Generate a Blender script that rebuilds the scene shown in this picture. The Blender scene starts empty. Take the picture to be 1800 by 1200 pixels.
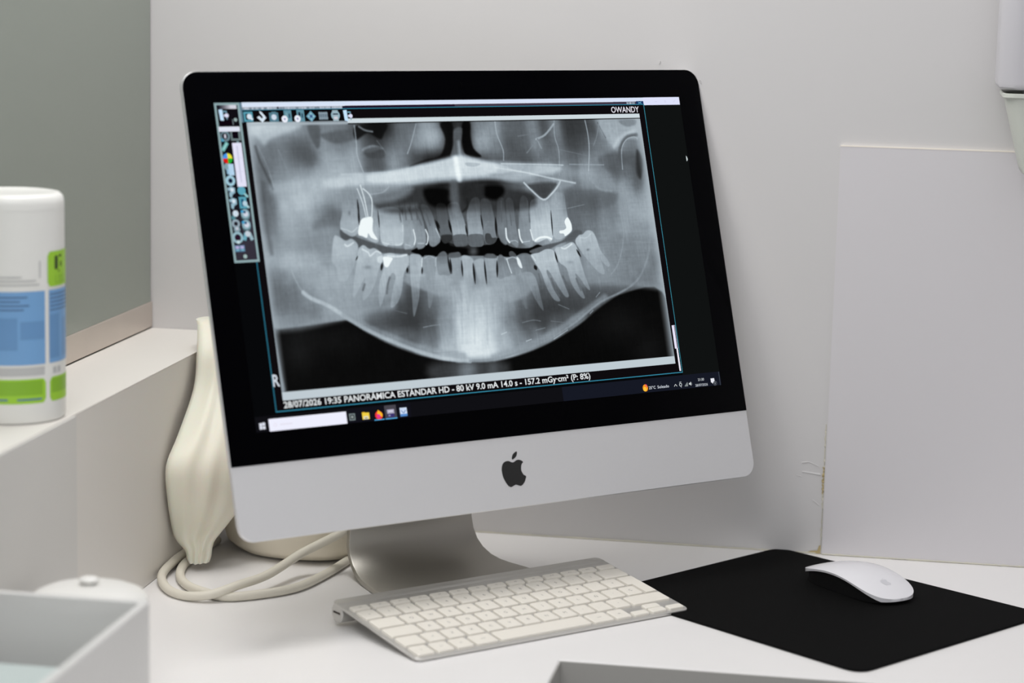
import bpy, math, random
import numpy as np
from mathutils import Vector, Matrix

# ------------------------------------------------------------------ camera, light, exposure
S = 0.001                                        # the scene is dimensioned in millimetres
scene = bpy.context.scene
col = scene.collection
cd = bpy.data.cameras.new('camera'); cam = bpy.data.objects.new('camera', cd); col.objects.link(cam)
scene.camera = cam
cd.sensor_width = 36.0; cd.sensor_fit = 'HORIZONTAL'; cd.lens = 4031.05 / 1800 * 36
cd.clip_start = 0.05; cd.clip_end = 50
_M = [[0.98560253, -0.16182023, -0.04900878], [0.16745161, 0.97432928, 0.15047394], [0.02340097, -0.15651409, 0.98739845]]
CAM = (303.34, -1877.9, 531.91)
cam.matrix_world = Matrix(((_M[0][0], _M[0][2], -_M[0][1], CAM[0]*S), (_M[1][0], _M[1][2], -_M[1][1], CAM[1]*S),
                           (_M[2][0], _M[2][2], -_M[2][1], CAM[2]*S), (0, 0, 0, 1)))
cd.dof.use_dof = True; cd.dof.focus_distance = 2.04; cd.dof.aperture_fstop = 4.2

world = bpy.data.worlds.new('room_light'); scene.world = world; world.use_nodes = True
bg = world.node_tree.nodes['Background']; bg.inputs[0].default_value = (0.95, 0.97, 1.0, 1); bg.inputs[1].default_value = 0.72

def area(name, loc, target, size, power, color, size_y=None):
    l = bpy.data.lights.new(name, 'AREA'); l.energy = power; l.color = color; l.size = size
    if size_y: l.shape = 'RECTANGLE'; l.size_y = size_y
    o = bpy.data.objects.new(name, l); col.objects.link(o); o.location = loc
    o.rotation_euler = (Vector(target)-Vector(loc)).to_track_quat('-Z', 'Y').to_euler(); return o
area('ceiling_light_left', (-0.36, -0.20, 1.25), (-0.33, -0.14, 0.0), 0.42, 11.6, (1.0, 0.98, 0.96), 1.0)
area('fill_light_near_left', (0.0, -1.2, 1.15), (-0.35, -0.4, 0.1), 0.6, 4.0, (1.0, 0.985, 0.985), 0.5)  # added fill lamp without a fixture, brightens the near left ledge and box
scene.view_settings.view_transform = 'Standard'; scene.view_settings.look = 'None'
scene.view_settings.exposure = 0.0; scene.view_settings.gamma = 1.0

# ------------------------------------------------------------------ materials
def lin(c): return tuple(((v/255)/12.92 if v/255 <= 0.04045 else ((v/255+0.055)/1.055)**2.4) for v in c)
def mat(name, rgb, rough=0.5, metal=0.0, spec=0.5, noise=0.0, nscale=20.0, bump=0.0, bscale=200.0, **kw):
    m = bpy.data.materials.new(name); m.use_nodes = True; nt = m.node_tree; b = nt.nodes['Principled BSDF']
    c = lin(rgb); b.inputs['Base Color'].default_value = (*c, 1)
    b.inputs['Roughness'].default_value = rough; b.inputs['Metallic'].default_value = metal
    b.inputs['Specular IOR Level'].default_value = spec
    for k, v in kw.items(): b.inputs[k.replace('_', ' ')].default_value = v
    if noise or bump:
        tc = nt.nodes.new('ShaderNodeTexCoord')
    if noise:
        n = nt.nodes.new('ShaderNodeTexNoise'); n.inputs['Scale'].default_value = nscale; n.inputs['Detail'].default_value = 4
        nt.links.new(tc.outputs['Object'], n.inputs['Vector'])
        r = nt.nodes.new('ShaderNodeMix'); r.data_type = 'RGBA'
        r.inputs[6].default_value = (*[v*(1-noise) for v in c], 1); r.inputs[7].default_value = (*[min(1, v*(1+noise)) for v in c], 1)
        nt.links.new(n.outputs['Fac'], r.inputs[0]); nt.links.new(r.outputs[2], b.inputs['Base Color'])
    if bump:
        n2 = nt.nodes.new('ShaderNodeTexNoise'); n2.inputs['Scale'].default_value = bscale; n2.inputs['Detail'].default_value = 3
        nt.links.new(tc.outputs['Object'], n2.inputs['Vector'])
        bp = nt.nodes.new('ShaderNodeBump'); bp.inputs['Strength'].default_value = bump; bp.inputs['Distance'].default_value = 0.001
        nt.links.new(n2.outputs['Fac'], bp.inputs['Height']); nt.links.new(bp.outputs['Normal'], b.inputs['Normal'])
    return m
M = dict(
    wall=mat('wall_paint', (210, 208, 208), 0.6, noise=0.02, nscale=3, bump=0.25, bscale=14),
    board=mat('laminate_board', (214, 211, 214), 0.45, noise=0.01, nscale=2),
    board_edge_highlight=mat('board_edge_highlight', (244, 236, 226), 0.5, noise=0.05, nscale=60),
    desk=mat('white_laminate', (236, 234, 233), 0.35, noise=0.012, nscale=4),
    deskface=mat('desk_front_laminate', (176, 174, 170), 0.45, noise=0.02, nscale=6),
    ledge=mat('ledge_paint', (226, 222, 216), 0.5, noise=0.02, nscale=5),
    ledge_front=mat('ledge_cladding', (216, 214, 210), 0.45, noise=0.02, nscale=5),
    caulk=mat('caulk', (206, 202, 188), 0.7, noise=0.12, nscale=45),
    stain=mat('caulk_stain', (182, 164, 120), 0.7, noise=0.2, nscale=120),
    greyglass=mat('grey_glass', (148, 155, 146), 0.16, noise=0.02, nscale=2, spec=0.35),
    steel=mat('brushed_rail', (205, 195, 186), 0.35, 0.6, noise=0.04, nscale=30),
    gap=mat('dark_gap', (60, 52, 46), 0.8, noise=0.1),
    alu=mat('anodised_aluminium', (226, 226, 228), 0.45, 0.55, noise=0.01, nscale=400),
    alu_stand=mat('anodised_stand', (190, 187, 180), 0.5, 1.0, noise=0.01, nscale=400),
    kb_alu=mat('keyboard_aluminium', (212, 210, 206), 0.4, 0.7, noise=0.01, nscale=400),
    bezel=mat('black_glass', (2, 2, 4), 0.08, noise=0.02, spec=0.02),
    black=mat('black_plastic', (14, 14, 15), 0.4, noise=0.05),
    logo=mat('logo_black', (22, 22, 22), 0.35, noise=0.03),
    key=mat('key_plastic', (234, 229, 219), 0.42, noise=0.015, nscale=60),
    legend=mat('key_print', (150, 148, 144), 0.6, noise=0.02),
    fabric=mat('mouse_mat_cloth', (9, 9, 9), 0.9, spec=0.08, noise=0.15, nscale=900, bump=0.4, bscale=1500),
    mouse=mat('glossy_white_shell', (228, 227, 231), 0.12, noise=0.005, nscale=10, spec=0.5),
    mouse_logo=mat('mouse_print', (205, 205, 210), 0.3, noise=0.01),
    cable=mat('cable_rubber', (222, 217, 203), 0.5, noise=0.02, nscale=40),
    bag=mat('bag_film', (236, 230, 214), 0.42, noise=0.02, nscale=12, spec=0.35, Subsurface_Weight=0.25),
    cushion=mat('bag_content', (234, 226, 208), 0.6, noise=0.02, nscale=10),
    bottle=mat('white_bottle', (232, 232, 228), 0.35, noise=0.008, nscale=20),
    lab_blue=mat('label_blue', (118, 166, 214), 0.4, noise=0.04, nscale=40),
    lab_dblue=mat('label_picture_blue', (104, 150, 198), 0.4, noise=0.03, nscale=60),
    lab_green=mat('label_green', (158, 208, 52), 0.4, noise=0.03, nscale=40),
    lab_dgreen=mat('label_print_green', (134, 184, 44), 0.4, noise=0.03, nscale=40),
    lab_ink=mat('label_ink', (82, 116, 158), 0.5, noise=0.05),
    lab_black=mat('label_black', (30, 44, 16), 0.5, noise=0.05),
    lab_grey=mat('label_grey', (190, 191, 190), 0.5, noise=0.03),
    boxp=mat('frosted_box', (230, 229, 227), 0.4, noise=0.02, nscale=8, Alpha=0.82),
    teal=mat('teal_sheet', (188, 199, 197), 0.6, noise=0.03, nscale=15),
    jar=mat('white_ceramic', (230, 229, 225), 0.3, noise=0.01),
    disp=mat('dispenser_white', (206, 204, 209), 0.4, noise=0.01, nscale=5),
    cup=mat('translucent_cup', (205, 208, 200), 0.45, noise=0.02, nscale=10),
    floor=mat('vinyl_floor', (150, 148, 145), 0.5, noise=0.06, nscale=8),
)
emat = bpy.data.materials.new('screen_emission'); emat.use_nodes = True
nt = emat.node_tree; nt.nodes.clear()
_o = nt.nodes.new('ShaderNodeOutputMaterial'); _e = nt.nodes.new('ShaderNodeEmission'); _a = nt.nodes.new('ShaderNodeAttribute')
_a.attribute_name = 'Col'; nt.links.new(_a.outputs['Color'], _e.inputs['Color']); nt.links.new(_e.outputs[0], _o.inputs['Surface'])

# ------------------------------------------------------------------ helpers
def tag(o, label=None, cat=None, group=None, kind=None):
    if label: o['label'] = label
    if cat: o['category'] = cat
    if group: o['group'] = group
    if kind: o['kind'] = kind
    return o
def empty(name, loc=(0, 0, 0), rz=0.0):
    o = bpy.data.objects.new(name, None); col.objects.link(o)
    o.location = [v*S for v in loc]; o.rotation_euler = (0, 0, rz); o.empty_display_size = 0.05; return o
class MB:
    def __init__(s): s.v = []; s.f = []; s.m = []
    def add(s, vs, fs, mi=0):
        b = len(s.v); s.v += [tuple(v) for v in vs]; s.f += [tuple(b+i for i in f) for f in fs]; s.m += [mi]*len(fs); return s
    def loft(s, rings, cap=True, mi=0, closed=True):
        n = len(rings[0]); vs = [p for r in rings for p in r]; fs = []
        for k in range(len(rings)-1):
            for i in range(n if closed else n-1):
                j = (i+1) % n; fs.append((k*n+i, k*n+j, (k+1)*n+j, (k+1)*n+i))
        if cap: fs.append(tuple(reversed(range(n)))); fs.append(tuple(range((len(rings)-1)*n, len(rings)*n)))
        return s.add(vs, fs, mi)
    def box(s, x0, y0, z0, x1, y1, z1, mi=0, b=0.0):
        if not b:
            r = lambda z: [(x0, y0, z), (x1, y0, z), (x1, y1, z), (x0, y1, z)]
            return s.loft([r(z0), r(z1)], mi=mi)
        rings = []
        for z, i in ((z0, b), (z0+b, 0), (z1-b, 0), (z1, b)):
            rings.append([(x+(x0+x1)/2, y+(y0+y1)/2, z) for x, y in rrect(x1-x0-2*i, y1-y0-2*i, max(b-i, .05)+.01, 3)])
        return s.loft(rings, mi=mi)
    def build(s, name, mats, parent=None, smooth=False, angle=35):
        me = bpy.data.meshes.new(name); me.from_pydata([(x*S, y*S, z*S) for x, y, z in s.v], [], s.f)
        for m in (mats if isinstance(mats, (list, tuple)) else [mats]): me.materials.append(m)
        me.polygons.foreach_set('material_index', s.m)
        me.validate(); me.update()
        o = bpy.data.objects.new(name, me); col.objects.link(o)
        if parent: o.parent = parent
        if smooth:
            me.polygons.foreach_set('use_smooth', [True]*len(me.polygons))
            try: me.set_sharp_from_angle(angle=math.radians(angle))
            except Exception: pass
        return o
def rrect(w, h, r, seg=6, r2=None):
    pts = []
    for i, (sx, sy, a) in enumerate(((1, -1, -90), (1, 1, 0), (-1, 1, 90), (-1, -1, 180))):
        rr = r if (r2 is None or sy < 0) else r2
        for k in range(seg+1):
            t = math.radians(a+90*k/seg); pts.append((sx*(w/2-rr)+rr*math.cos(t), sy*(h/2-rr)+rr*math.sin(t)))
    return pts
def circ(r, n=32, cx=0, cy=0): return [(cx+r*math.cos(2*math.pi*i/n), cy+r*math.sin(2*math.pi*i/n)) for i in range(n)]
def lathe(prof, n=48, cx=0, cy=0, mb=None, mi=0):
    mb = mb or MB(); return mb.loft([[(x, y, z) for x, y in circ(r, n, cx, cy)] for r, z in prof], mi=mi)
def catmull(pts, n=8):
    P = [Vector(p) for p in pts]; P = [2*P[0]-P[1]]+P+[2*P[-1]-P[-2]]; out = []
    for i in range(1, len(P)-2):
        for k in range(n):
            t = k/n; a, b, c, d = P[i-1:i+3]
            out.append(0.5*((2*b)+(c-a)*t+(2*a-5*b+4*c-d)*t*t+(3*b-3*c+d-a)*t*t*t))
    out.append(P[-2]); return out
def tube(pts, r, n=14, mb=None):
    mb = mb or MB(); rings = []
    for i, p in enumerate(pts):
        t = (pts[min(i+1, len(pts)-1)]-pts[max(i-1, 0)]).normalized(); a = t.cross(Vector((0, 0, 1))).normalized(); b = a.cross(t)
        rings.append([tuple(p+a*(r*math.cos(2*math.pi*k/n))+b*(r*math.sin(2*math.pi*k/n))) for k in range(n)])
    return mb.loft(rings)
_tc = {}
def text_mesh(body, bold=0.0):
    key = (body, bold)
    if key in _tc: return _tc[key]
    cu = bpy.data.curves.new('t', 'FONT'); cu.body = body; cu.size = 1.0; cu.offset = bold; cu.resolution_u = 3
    ob = bpy.data.objects.new('t', cu); me = bpy.data.meshes.new_from_object(ob)
    vs = [tuple(v.co)[:2] for v in me.vertices]; fs = [tuple(p.vertices) for p in me.polygons]
    bpy.data.objects.remove(ob); bpy.data.meshes.remove(me); bpy.data.curves.remove(cu)
    _tc[key] = (vs, fs); return vs, fs

# ------------------------------------------------------------------ the setting
def struct(name, mb, m, smooth=False):
    o = mb.build(name, m, smooth=smooth); o['kind'] = 'structure'; return o
struct('wall_back', MB().box(-700, 258, -750, 1500, 330, 1900), M['wall'])
struct('wall_left', MB().box(-700, -1400, -750, -600, 258, 1900), M['wall'])
struct('wall_right_blocker', MB().box(1100, -1500, -750, 1160, 258, 1900), M['wall'])  # unseen wall added to block world light and darken the right side
struct('floor', MB().box(-700, -4200, -770, 2500, 258, -750), M['floor'])

# seams, caulk and scuffs of the back wall
random.seed(4)
mb = MB()
def strip(mb, p, q, w, nrm, d=1.0, n=40, j=0.5, mi=0):
    p, q, nrm = Vector(p), Vector(q), Vector(nrm); t = (q-p).normalized(); s = nrm.cross(t); rings = []
    for i in range(n+1):
        c = p.lerp(q, i/n); ww = w*(1+random.uniform(-j, j))*0.5; dd = d*(1+random.uniform(-j, j)*.6)
        rings.append([tuple(c+s*ww), tuple(c+s*ww*.4+nrm*dd), tuple(c-s*ww*.4+nrm*dd), tuple(c-s*ww)])
    mb.loft(rings, mi=mi)
strip(mb, (-300, 257.6, 0.6), (245, 257.6, 0.6), 1.6, (0, -1, 0), 1.0, 120, .4)
struct('trim_1', mb, M['caulk'])
mb = MB(); strip(mb, (251, 254.9, 0.8), (700, 254.9, 0.8), 1.4, (0, -1, 0), .8, 120, .45)
struct('trim_2', mb, M['caulk'])
mb = MB(); strip(mb, (249.6, 257.8, 1), (249.6, 257.8, 125), 1.5, (0, -1, 0), .8, 60, .7)
mb.add([(236, 257.2, .3), (250, 257.2, .3), (250, 257.2, 9), (247.8, 257.2, 8), (246.5, 257.2, 3.4), (240, 257.2, 2.6)], [(0, 1, 2, 3, 4, 5)], 1)
strip(mb, (249.4, 257.4, 58), (249.4, 257.4, 84), 2.0, (0, -1, 0), .8, 20, .8, 1)
struct('trim_3', mb, [M['caulk'], M['stain']])
mb = MB()
for (x0, z0), (x1, z1), w in (((228, 87), (235, 88.2), 1.0), ((235, 88.2), (244, 84.5), .8), ((229, 78.5), (246, 76.5), 1.8), ((224, 75), (229, 73.5), .7), ((240, 52), (246, 47), 1.0), ((60, 52), (72, 55), 1.0), ((81.5, 459), (81, 456), 1.6), ((119, 443), (120.5, 439.5), 1.4)):
    strip(mb, (x0, 257.9, z0), (x1, 257.9, z1), w, (0, -1, 0), .45, 10, .5)
struct('trim_4', mb, M['wall'])

# white laminate board on the back wall
bd = empty('wall_board', (251.1, 255, 0)); tag(bd, 'flat white board fixed to the lower right of the wall behind the mouse mat', 'wall board')
MB().box(0, 0, 0.5, 700, 2.9, 385.9).build('panel', M['board'], bd)
MB().box(0, -.2, 385.9, 700, 2.9, 387.1).build('top_edge', M['board_edge_highlight'], bd)  # the edge's highlight is put in as a paler colour
MB().box(-1.0, 1.2, 0.5, 0, 2.9, 385.9).build('side_edge', M['wall'], bd)

# desk: an L shape with a notch at the near right
dk = empty('desk', (0, 0, -750)); tag(dk, 'white laminate corner desk that carries the computer, with a notch in its front edge', 'desk')
out = [(-325, 257.5), (-325, -900), (59, -900), (59, -140.5), (900, -140.5), (900, 257.5)]
def lp(z, i=0):
    return [(-325, 257.5, z), (-325, -900+i, z), (59-i, -900+i, z), (59-i, -140.5+i, z), (900-i, -140.5+i, z), (900-i, 257.5, z)]
MB().loft([lp(710), lp(749.2), lp(750, .8)]).build('worktop', M['desk'], dk)
MB().loft([[(59.05, -899.5, z), (60.1, -899.5, z), (60.1, -141.6, z), (900, -141.6, z), (900, -140.55, z), (59.05, -140.55, z)] for z in (710, 748.9)]).build('grey_edge_strip', M['deskface'], dk)  # thin strips that make the notch edges greyer than the worktop
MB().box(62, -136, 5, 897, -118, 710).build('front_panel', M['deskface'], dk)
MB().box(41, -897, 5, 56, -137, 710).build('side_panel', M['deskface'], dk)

# raised ledge along the left
lg = empty('ledge', (-325, 0, 0)); tag(lg, 'raised white ledge along the left wall, the grey glass panel standing on it', 'ledge')
MB().box(-270, -1100, -750, -18, 257.5, 184).build('carcass', M['ledge'], lg)
MB().box(-270, -1100, 184, 0, 257.5, 184.9, b=.4).build('top', M['ledge'], lg)
MB().box(-18, -187, .3, -.2, 257.5, 184).build('front_board', M['ledge'], lg)
MB().box(-18, -1100, .3, 2.2, -188, 184.0).build('front_board', M['ledge_front'], lg)

# grey back painted glass panel with its metal rail
gp = empty('glass_panel', (-410.5, 0, 185)); tag(gp, 'tall grey green glass panel with a metal bottom rail standing on the left ledge', 'panel')
MB().box(-9, -1000, 26, 0, 255.5, 900).build('pane', M['greyglass'], gp, )
MB().box(-12, -1000, 1.2, 1.5, 257, 26, b=.6).build('bottom_rail', M['steel'], gp)
MB().box(-9, -1000, 0, -.4, 257, 1.2).build('rail_gasket', M['gap'], gp)
MB().box(-9, 255.5, 26, -.6, 257.4, 900).build('side_seal', M['gap'], gp)

# ------------------------------------------------------------------ computer
YAW, TILT, ZB, CH, GL, HW = 0.7672, 0.28792, 88.06, 60.0, 319.5, 528.0
HT = CH+GL
pc = empty('desktop_computer', (0, 0, 0), YAW)
tag(pc, 'all-in-one desktop computer showing a panoramic dental x-ray, on an aluminium foot', 'computer')
ct, st_ = math.cos(TILT), math.sin(TILT)
def H(u, v, b=0.0):           # across, up the tilted face, backwards from it -> local
    return (u, v*st_+b*ct, ZB+v*ct-b*st_)
def SC(s, t, b=0.0): return H(s-238.3, CH+25.7+268.1-t, b)
mb = MB(); rings = []
for b, i in ((.0, .6), (.6, 0), (4.4, 0), (5.4, .8), (7, 14), (10, 40), (15, 70), (22, 100), (30, 128), (36, 150), (40, 172)):
    hh = HT-2*i*.92; rings.append([H(x, HT/2+y+(i*0.05), b) for x, y in rrect(HW-2*i, hh, max(14+i*.25 if i > 1 else 14-i, 4), 8)])
mb.loft(rings).build('housing', M['alu'], pc, True)
g = MB(); rings = []
for b, i in ((0.1, 0.5), (-.5, .5), (-.8, .9)):
    pts = [(x, y) for x, y in rrect(HW-2*i+.6, GL-2*i+.3, .5, 8, 14)]
    rings.append([H(x, CH+GL/2+y, b) for x, y in pts])
g.loft(rings).build('glass_cover', M['bezel'], pc, True)
MB().loft([[H(x, HT-13+y, b) for x, y in circ(r, 20)] for b, r in ((-.8, 2.4), (-.95, 2.1))]).build('webcam', M['bezel'], pc)
# logo on the chin
APPLE_BODY = [(226.98, 320.68), (227.86, 317.48), (229.93, 314.77), (232.94, 313.79), (235.54, 313.97), (237.57, 314.98), (239.04, 315.38), (240.63, 315.1), (243.48, 313.85), (246.12, 313.89), (248.39, 314.85), (249.63, 316.18), (248.17, 317.5), (247.19, 319.42), (246.7, 322.31), (247.21, 324.56), (248.58, 326.91), (250.68, 328.41), (249.94, 330.72), (248.43, 333.13), (246.33, 335.11), (244.18, 336.05), (242.07, 335.47), (239.58, 334.58), (237.3, 335.07), (234.5, 336.06), (232.82, 335.62), (230.92, 333.86), (228.88, 330.36), (227.38, 326.19)]
APPLE_LEAF = [(239.21, 313.06), (238.86, 312.0), (239.8, 309.52), (241.65, 307.69), (244.49, 306.49), (244.68, 307.98), (243.64, 310.27), (241.82, 311.92)]
mb = MB()
for L in (APPLE_BODY, APPLE_LEAF):
    P = catmull([(a, b, 0) for a, b in L+[L[0]]], 4)[:-1]
    mb.loft([[SC(p.x, p.y, b) for p in P] for b in (0.05, -.25)])
mb.build('logo', M['logo'], pc)
# stand: foot, bend and upright in one swept sheet of metal
prof = [(8, 3, 88), (30, 3, 86), (60, 3, 83), (92, 3, 80), (112, 3, 76.5), (126, 3.8, 74), (138, 6.5, 71.5), (149, 11.5, 69.5), (157, 18.5, 68), (162, 28, 66.5), (163.5, 40, 65), (161, 60, 63), (152, 95, 60), (138, 145, 58), (122, 195, 57), (108, 238, 56)]
mb = MB(); rings = []; cx = -5
for k, (n, z, w) in enumerate(prof):
    n0, z0, _ = prof[max(k-1, 0)]; n1, z1, _ = prof[min(k+1, len(prof)-1)]
    tx, tz = n1-n0, z1-z0; l = math.hypot(tx, tz); nx, nz = -tz/l, tx/l; h = 2.8
    ring = []
    for su, sh in ((-1, -.8), (-1, .8), (-.985, 1), (.985, 1), (1, .8), (1, -.8), (.985, -1), (-.985, -1)):
        ring.append((cx+su*w, n+nx*h*sh, z+nz*h*sh))
    rings.append(ring)
mb.loft(rings).build('stand', M['alu_stand'], pc, True, 50)
MB().box(-45, 84, 222, 35, 108, 262, b=2).build('hinge_cover', M['alu'], pc)

# ---------- the picture on the screen
class UI:
    def __init__(s, base=0): s.v = []; s.f = []; s.c = []; s.base = base
    def face(s, pts, c, L):
        b = len(s.v); s.v += [SC(x, y, -0.85-0.03*(L+s.base)) for x, y in pts]; s.f.append(tuple(range(b, b+len(pts)))); s.c.append(lin(c))
    def rect(s, x0, y0, x1, y1, c, L=1): s.face([(x0, y1), (x1, y1), (x1, y0), (x0, y0)], c, L)
    def frame(s, x0, y0, x1, y1, w, c, L=1):
        s.rect(x0, y0, x1, y0+w, c, L); s.rect(x0, y1-w, x1, y1, c, L); s.rect(x0, y0+w, x0+w, y1-w, c, L); s.rect(x1-w, y0+w, x1, y1-w, c, L)
    def disc(s, x, y, r, c, L=2, ry=None, a0=0, a1=360):
        n = 20; pts = [(x+r*math.cos(math.radians(a0+(a1-a0)*k/n)), y-(ry or r)*math.sin(math.radians(a0+(a1-a0)*k/n))) for k in range(n+(a1-a0 < 360))]
        if a1-a0 < 360: pts.append((x, y))
        s.face(pts, c, L)
    def ring(s, x, y, r, w, c, L=2):
        n = 24
        for k in range(n):
            a, b = 2*math.pi*k/n, 2*math.pi*(k+1)/n
            s.face([(x+r*math.cos(a), y-r*math.sin(a)), (x+r*math.cos(b), y-r*math.sin(b)), (x+(r-w)*math.cos(b), y-(r-w)*math.sin(b)), (x+(r-w)*math.cos(a), y-(r-w)*math.sin(a))], c, L)
    def bar(s, x0, y0, x1, y1, w, c, L=2):
        d = math.hypot(x1-x0, y1-y0); nx, ny = -(y1-y0)/d*w/2, (x1-x0)/d*w/2
        s.face([(x0+nx, y0+ny), (x1+nx, y1+ny), (x1-nx, y1-ny), (x0-nx, y0-ny)], c, L)
    def text(s, body, x0, x1, base, cap, c, L=3, bold=0.0):
        vs, fs = text_mesh(body, bold); hv, _ = text_mesh('H', bold)
        xs = [v[0] for v in vs]; k = (x1-x0)/(max(xs)-min(xs)); ky = cap/max(v[1] for v in hv); x_ = min(xs)
        b = len(s.v); s.v += [SC(x0+(v[0]-x_)*k, base-v[1]*ky, -0.85-0.03*(L+s.base)) for v in vs]
        s.f += [tuple(b+i for i in f) for f in fs]; s.c += [lin(c)]*len(fs)
    def build(s, name, parent):
        me = bpy.data.meshes.new(name); me.from_pydata([(x*S, y*S, z*S) for x, y, z in s.v], [], s.f)
        me.materials.append(emat); a = me.color_attributes.new('Col', 'FLOAT_COLOR', 'CORNER')
        cols = []
        for f, c in zip(s.f, s.c): cols += [(*c, 1.0)]*len(f)
        a.data.foreach_set('color', np.array(cols, dtype=np.float32).ravel())
        o = bpy.data.objects.new(name, me); col.objects.link(o); o.parent = parent; return o
TOOLBAR_ICONS = [(29.7, 12.8), (41.7, 13.5), (53.0, 12.8), (64.9, 13.3), (76.9, 13.2), (87.7, 12.8), (99.3, 12.6), (110.9, 12.5), (122.8, 13.0)]
PALETTE_LEFT = [(6.5, 28.0), (5.0, 36.8), (6.0, 46.2), (6.2, 55.1), (5.9, 64.4), (5.6, 73.7), (5.8, 83.0), (6.1, 91.8), (5.8, 101.1), (5.9, 110.8), (6.2, 119.6)]
PALETTE_RIGHT = [(15.8, 27.3), (15.3, 74.0), (15.1, 82.8), (15.3, 92.2), (15.0, 101.0), (15.2, 110.3), (10.4, 126.3)]
PALETTE_TOP = [(2.9, 3.2), (20.5, 2.0), (6.0, 10.2), (3.1, 15.8), (15.0, 15.1), (17.6, 14.6), (1.5, 20.5), (20.5, 19.8), (20.0, 23.1), (10.7, 34.6), (19.5, 33.9), (17.6, 68.5)]
TASK = [(5.9, 263.2), (88.6, 263.2), (101.5, 263.4), (113.9, 264.0), (125.4, 264.1), (137.7, 263.3), (132.0, 271.3)]
TRAY = [(390.0, 263.8), (394.5, 265.2), (402.1, 263.8), (403.8, 265.2), (416.4, 265.0), (424.1, 264.0), (429.9, 264.0), (436.4, 264.5), (441.3, 264.1), (449.8, 262.7), (457.4, 261.0), (446.3, 267.4), (460.9, 265.2), (467.2, 263.8), (469.5, 265.6), (474.6, 259.7)]
u = UI(); u.rect(0, 0, 434, 268.1, (7, 8, 10), 0); u.rect(434, 0, 476.6, 268.1, (16, 18, 18), 0); screen = u.build('screen', pc)
# window with its blue outline
TEAL = (52, 132, 158)
u = UI()
u.rect(20, 6.2, 434.2, 253.2, (14, 11, 14), 1)
u.rect(25, .4, 121, 4.4, (214, 226, 244), 2); u.rect(121, .4, 434.4, 4.0, (216, 226, 246), 2); u.rect(434.4, .3, 476.2, 7.4, (222, 226, 250), 2)
u.rect(25, 3.9, 400, 4.1, (240, 240, 255), 3)
u.rect(25, 4.5, 118.5, 6.7, (150, 160, 172), 2)
random.seed(2)
x = 27.0
while x < 117:
    w = random.uniform(.8, 2.2); u.rect(x, 4.7, x+w, 6.3, random.choice([(190, 196, 208), (120, 130, 142), (168, 178, 190)]), 3); x += w+random.uniform(.4, .9)
u.rect(57.0, 4.3, 58.4, 6.0, (30, 14, 34), 4)
u.rect(118.5, 4.3, 434.3, 6.3, (34, 20, 40), 2); u.rect(230, 4.1, 434.3, 6.3, (66, 58, 74), 3)
u.rect(415, 4.4, 417.5, 6.3, (150, 160, 175), 4); u.rect(418, 4.4, 420.5, 6.3, (170, 178, 190), 4); u.rect(421, 4.4, 424.5, 6.3, (140, 150, 165), 4)
u.rect(426, 3.6, 434.2, 6.5, (24, 50, 96), 4); u.bar(428, 4.2, 432, 6.2, .4, (120, 190, 220), 5); u.bar(432, 4.2, 428, 6.2, .4, (120, 190, 220), 5)
u.bar(447.5, 4.4, 450, 4.4, .3, (196, 196, 226), 4); u.ring(459.5, 4.2, 1.0, .3, (200, 200, 228), 4); u.bar(469, 5.0, 471.2, 3.0, .3, (196, 196, 220), 4)
u.rect(25, 6.4, 434.6, 7.0, TEAL, 5); u.rect(433.9, 6.4, 434.5, 253.4, (60, 140, 160), 5); u.rect(19.6, 252.6, 434.5, 253.4, TEAL, 5); u.rect(19.6, 131, 20.6, 253.4, (40, 104, 126), 5)
# level bars beside the picture
u.rect(429.6, 210.0, 432.0, 231.2, (232, 228, 248), 4); u.frame(432.0, 210.0, 433.4, 231.2, .35, (200, 200, 220), 4); u.rect(431.2, 231.2, 432.9, 251.6, (240, 238, 250), 4)
u.build('viewer_window', screen)
# toolbar icons
u = UI(5); T1, T2, W1 = (88, 158, 178), (124, 178, 192), (214, 228, 240)
(x, y) = TOOLBAR_ICONS[0]
u.rect(x-4.2, y-4.6, x+4.0, y+3.6, T1); u.rect(x-2.6, y-3.0, x+2.4, y+2.0, (12, 12, 30), 2); u.disc(x+.8, y-.6, 2.3, W1, 3); u.bar(x+1, y-.2, x+3.6, y+2.0, 1.8, W1, 3)
(x, y) = TOOLBAR_ICONS[1]
u.face([(x-4.4, y-.5), (x+.3, y+3.8), (x+4.2, y-.2), (x+.6, y-4.8), (x-1.6, y-6), (x-1.2, y-4), (x+1.2, y-.8), (x, y+.6), (x-2, y-1.8)], W1, 2)
(x, y) = TOOLBAR_ICONS[2]
u.rect(x-4.2, y-3.6, x+4.2, y+4.0, (84, 124, 140)); u.rect(x-2, y-4.4, x+2.4, y-3.6, (84, 124, 140)); u.disc(x, y+.2, 2.4, (206, 218, 232), 3)
for i in (3, 4):
    (x, y) = TOOLBAR_ICONS[i]
    u.rect(x-2.4, y-6, x+4.6, y+3.8, (96, 142, 158)); u.rect(x-.9, y-4, x+1.0, y-.8, (20, 30, 50) if i == 4 else (120, 160, 172), 2); u.rect(x+2, y-3, x+3.2, y+.6, (40, 56, 80), 2)
    u.disc(x-2.2, y+1.4, 2.9, (232, 236, 246), 3); u.disc(x-2.2, y+1.4, .8, (140, 130, 180), 4)
(x, y) = TOOLBAR_ICONS[5]
u.face([(x-4.6, y), (x, y+4.6), (x+4.4, y), (x, y-4.6)], (108, 158, 180), 2); u.rect(x-1, y-1, x+1, y+1, (60, 80, 130), 3)
for a, b in ((-2.4, 0), (2.4, 0), (0, -2.4), (0, 2.4)): u.disc(x+a, y+b, .8, (150, 190, 205), 3)
(x, y) = TOOLBAR_ICONS[6]
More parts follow.
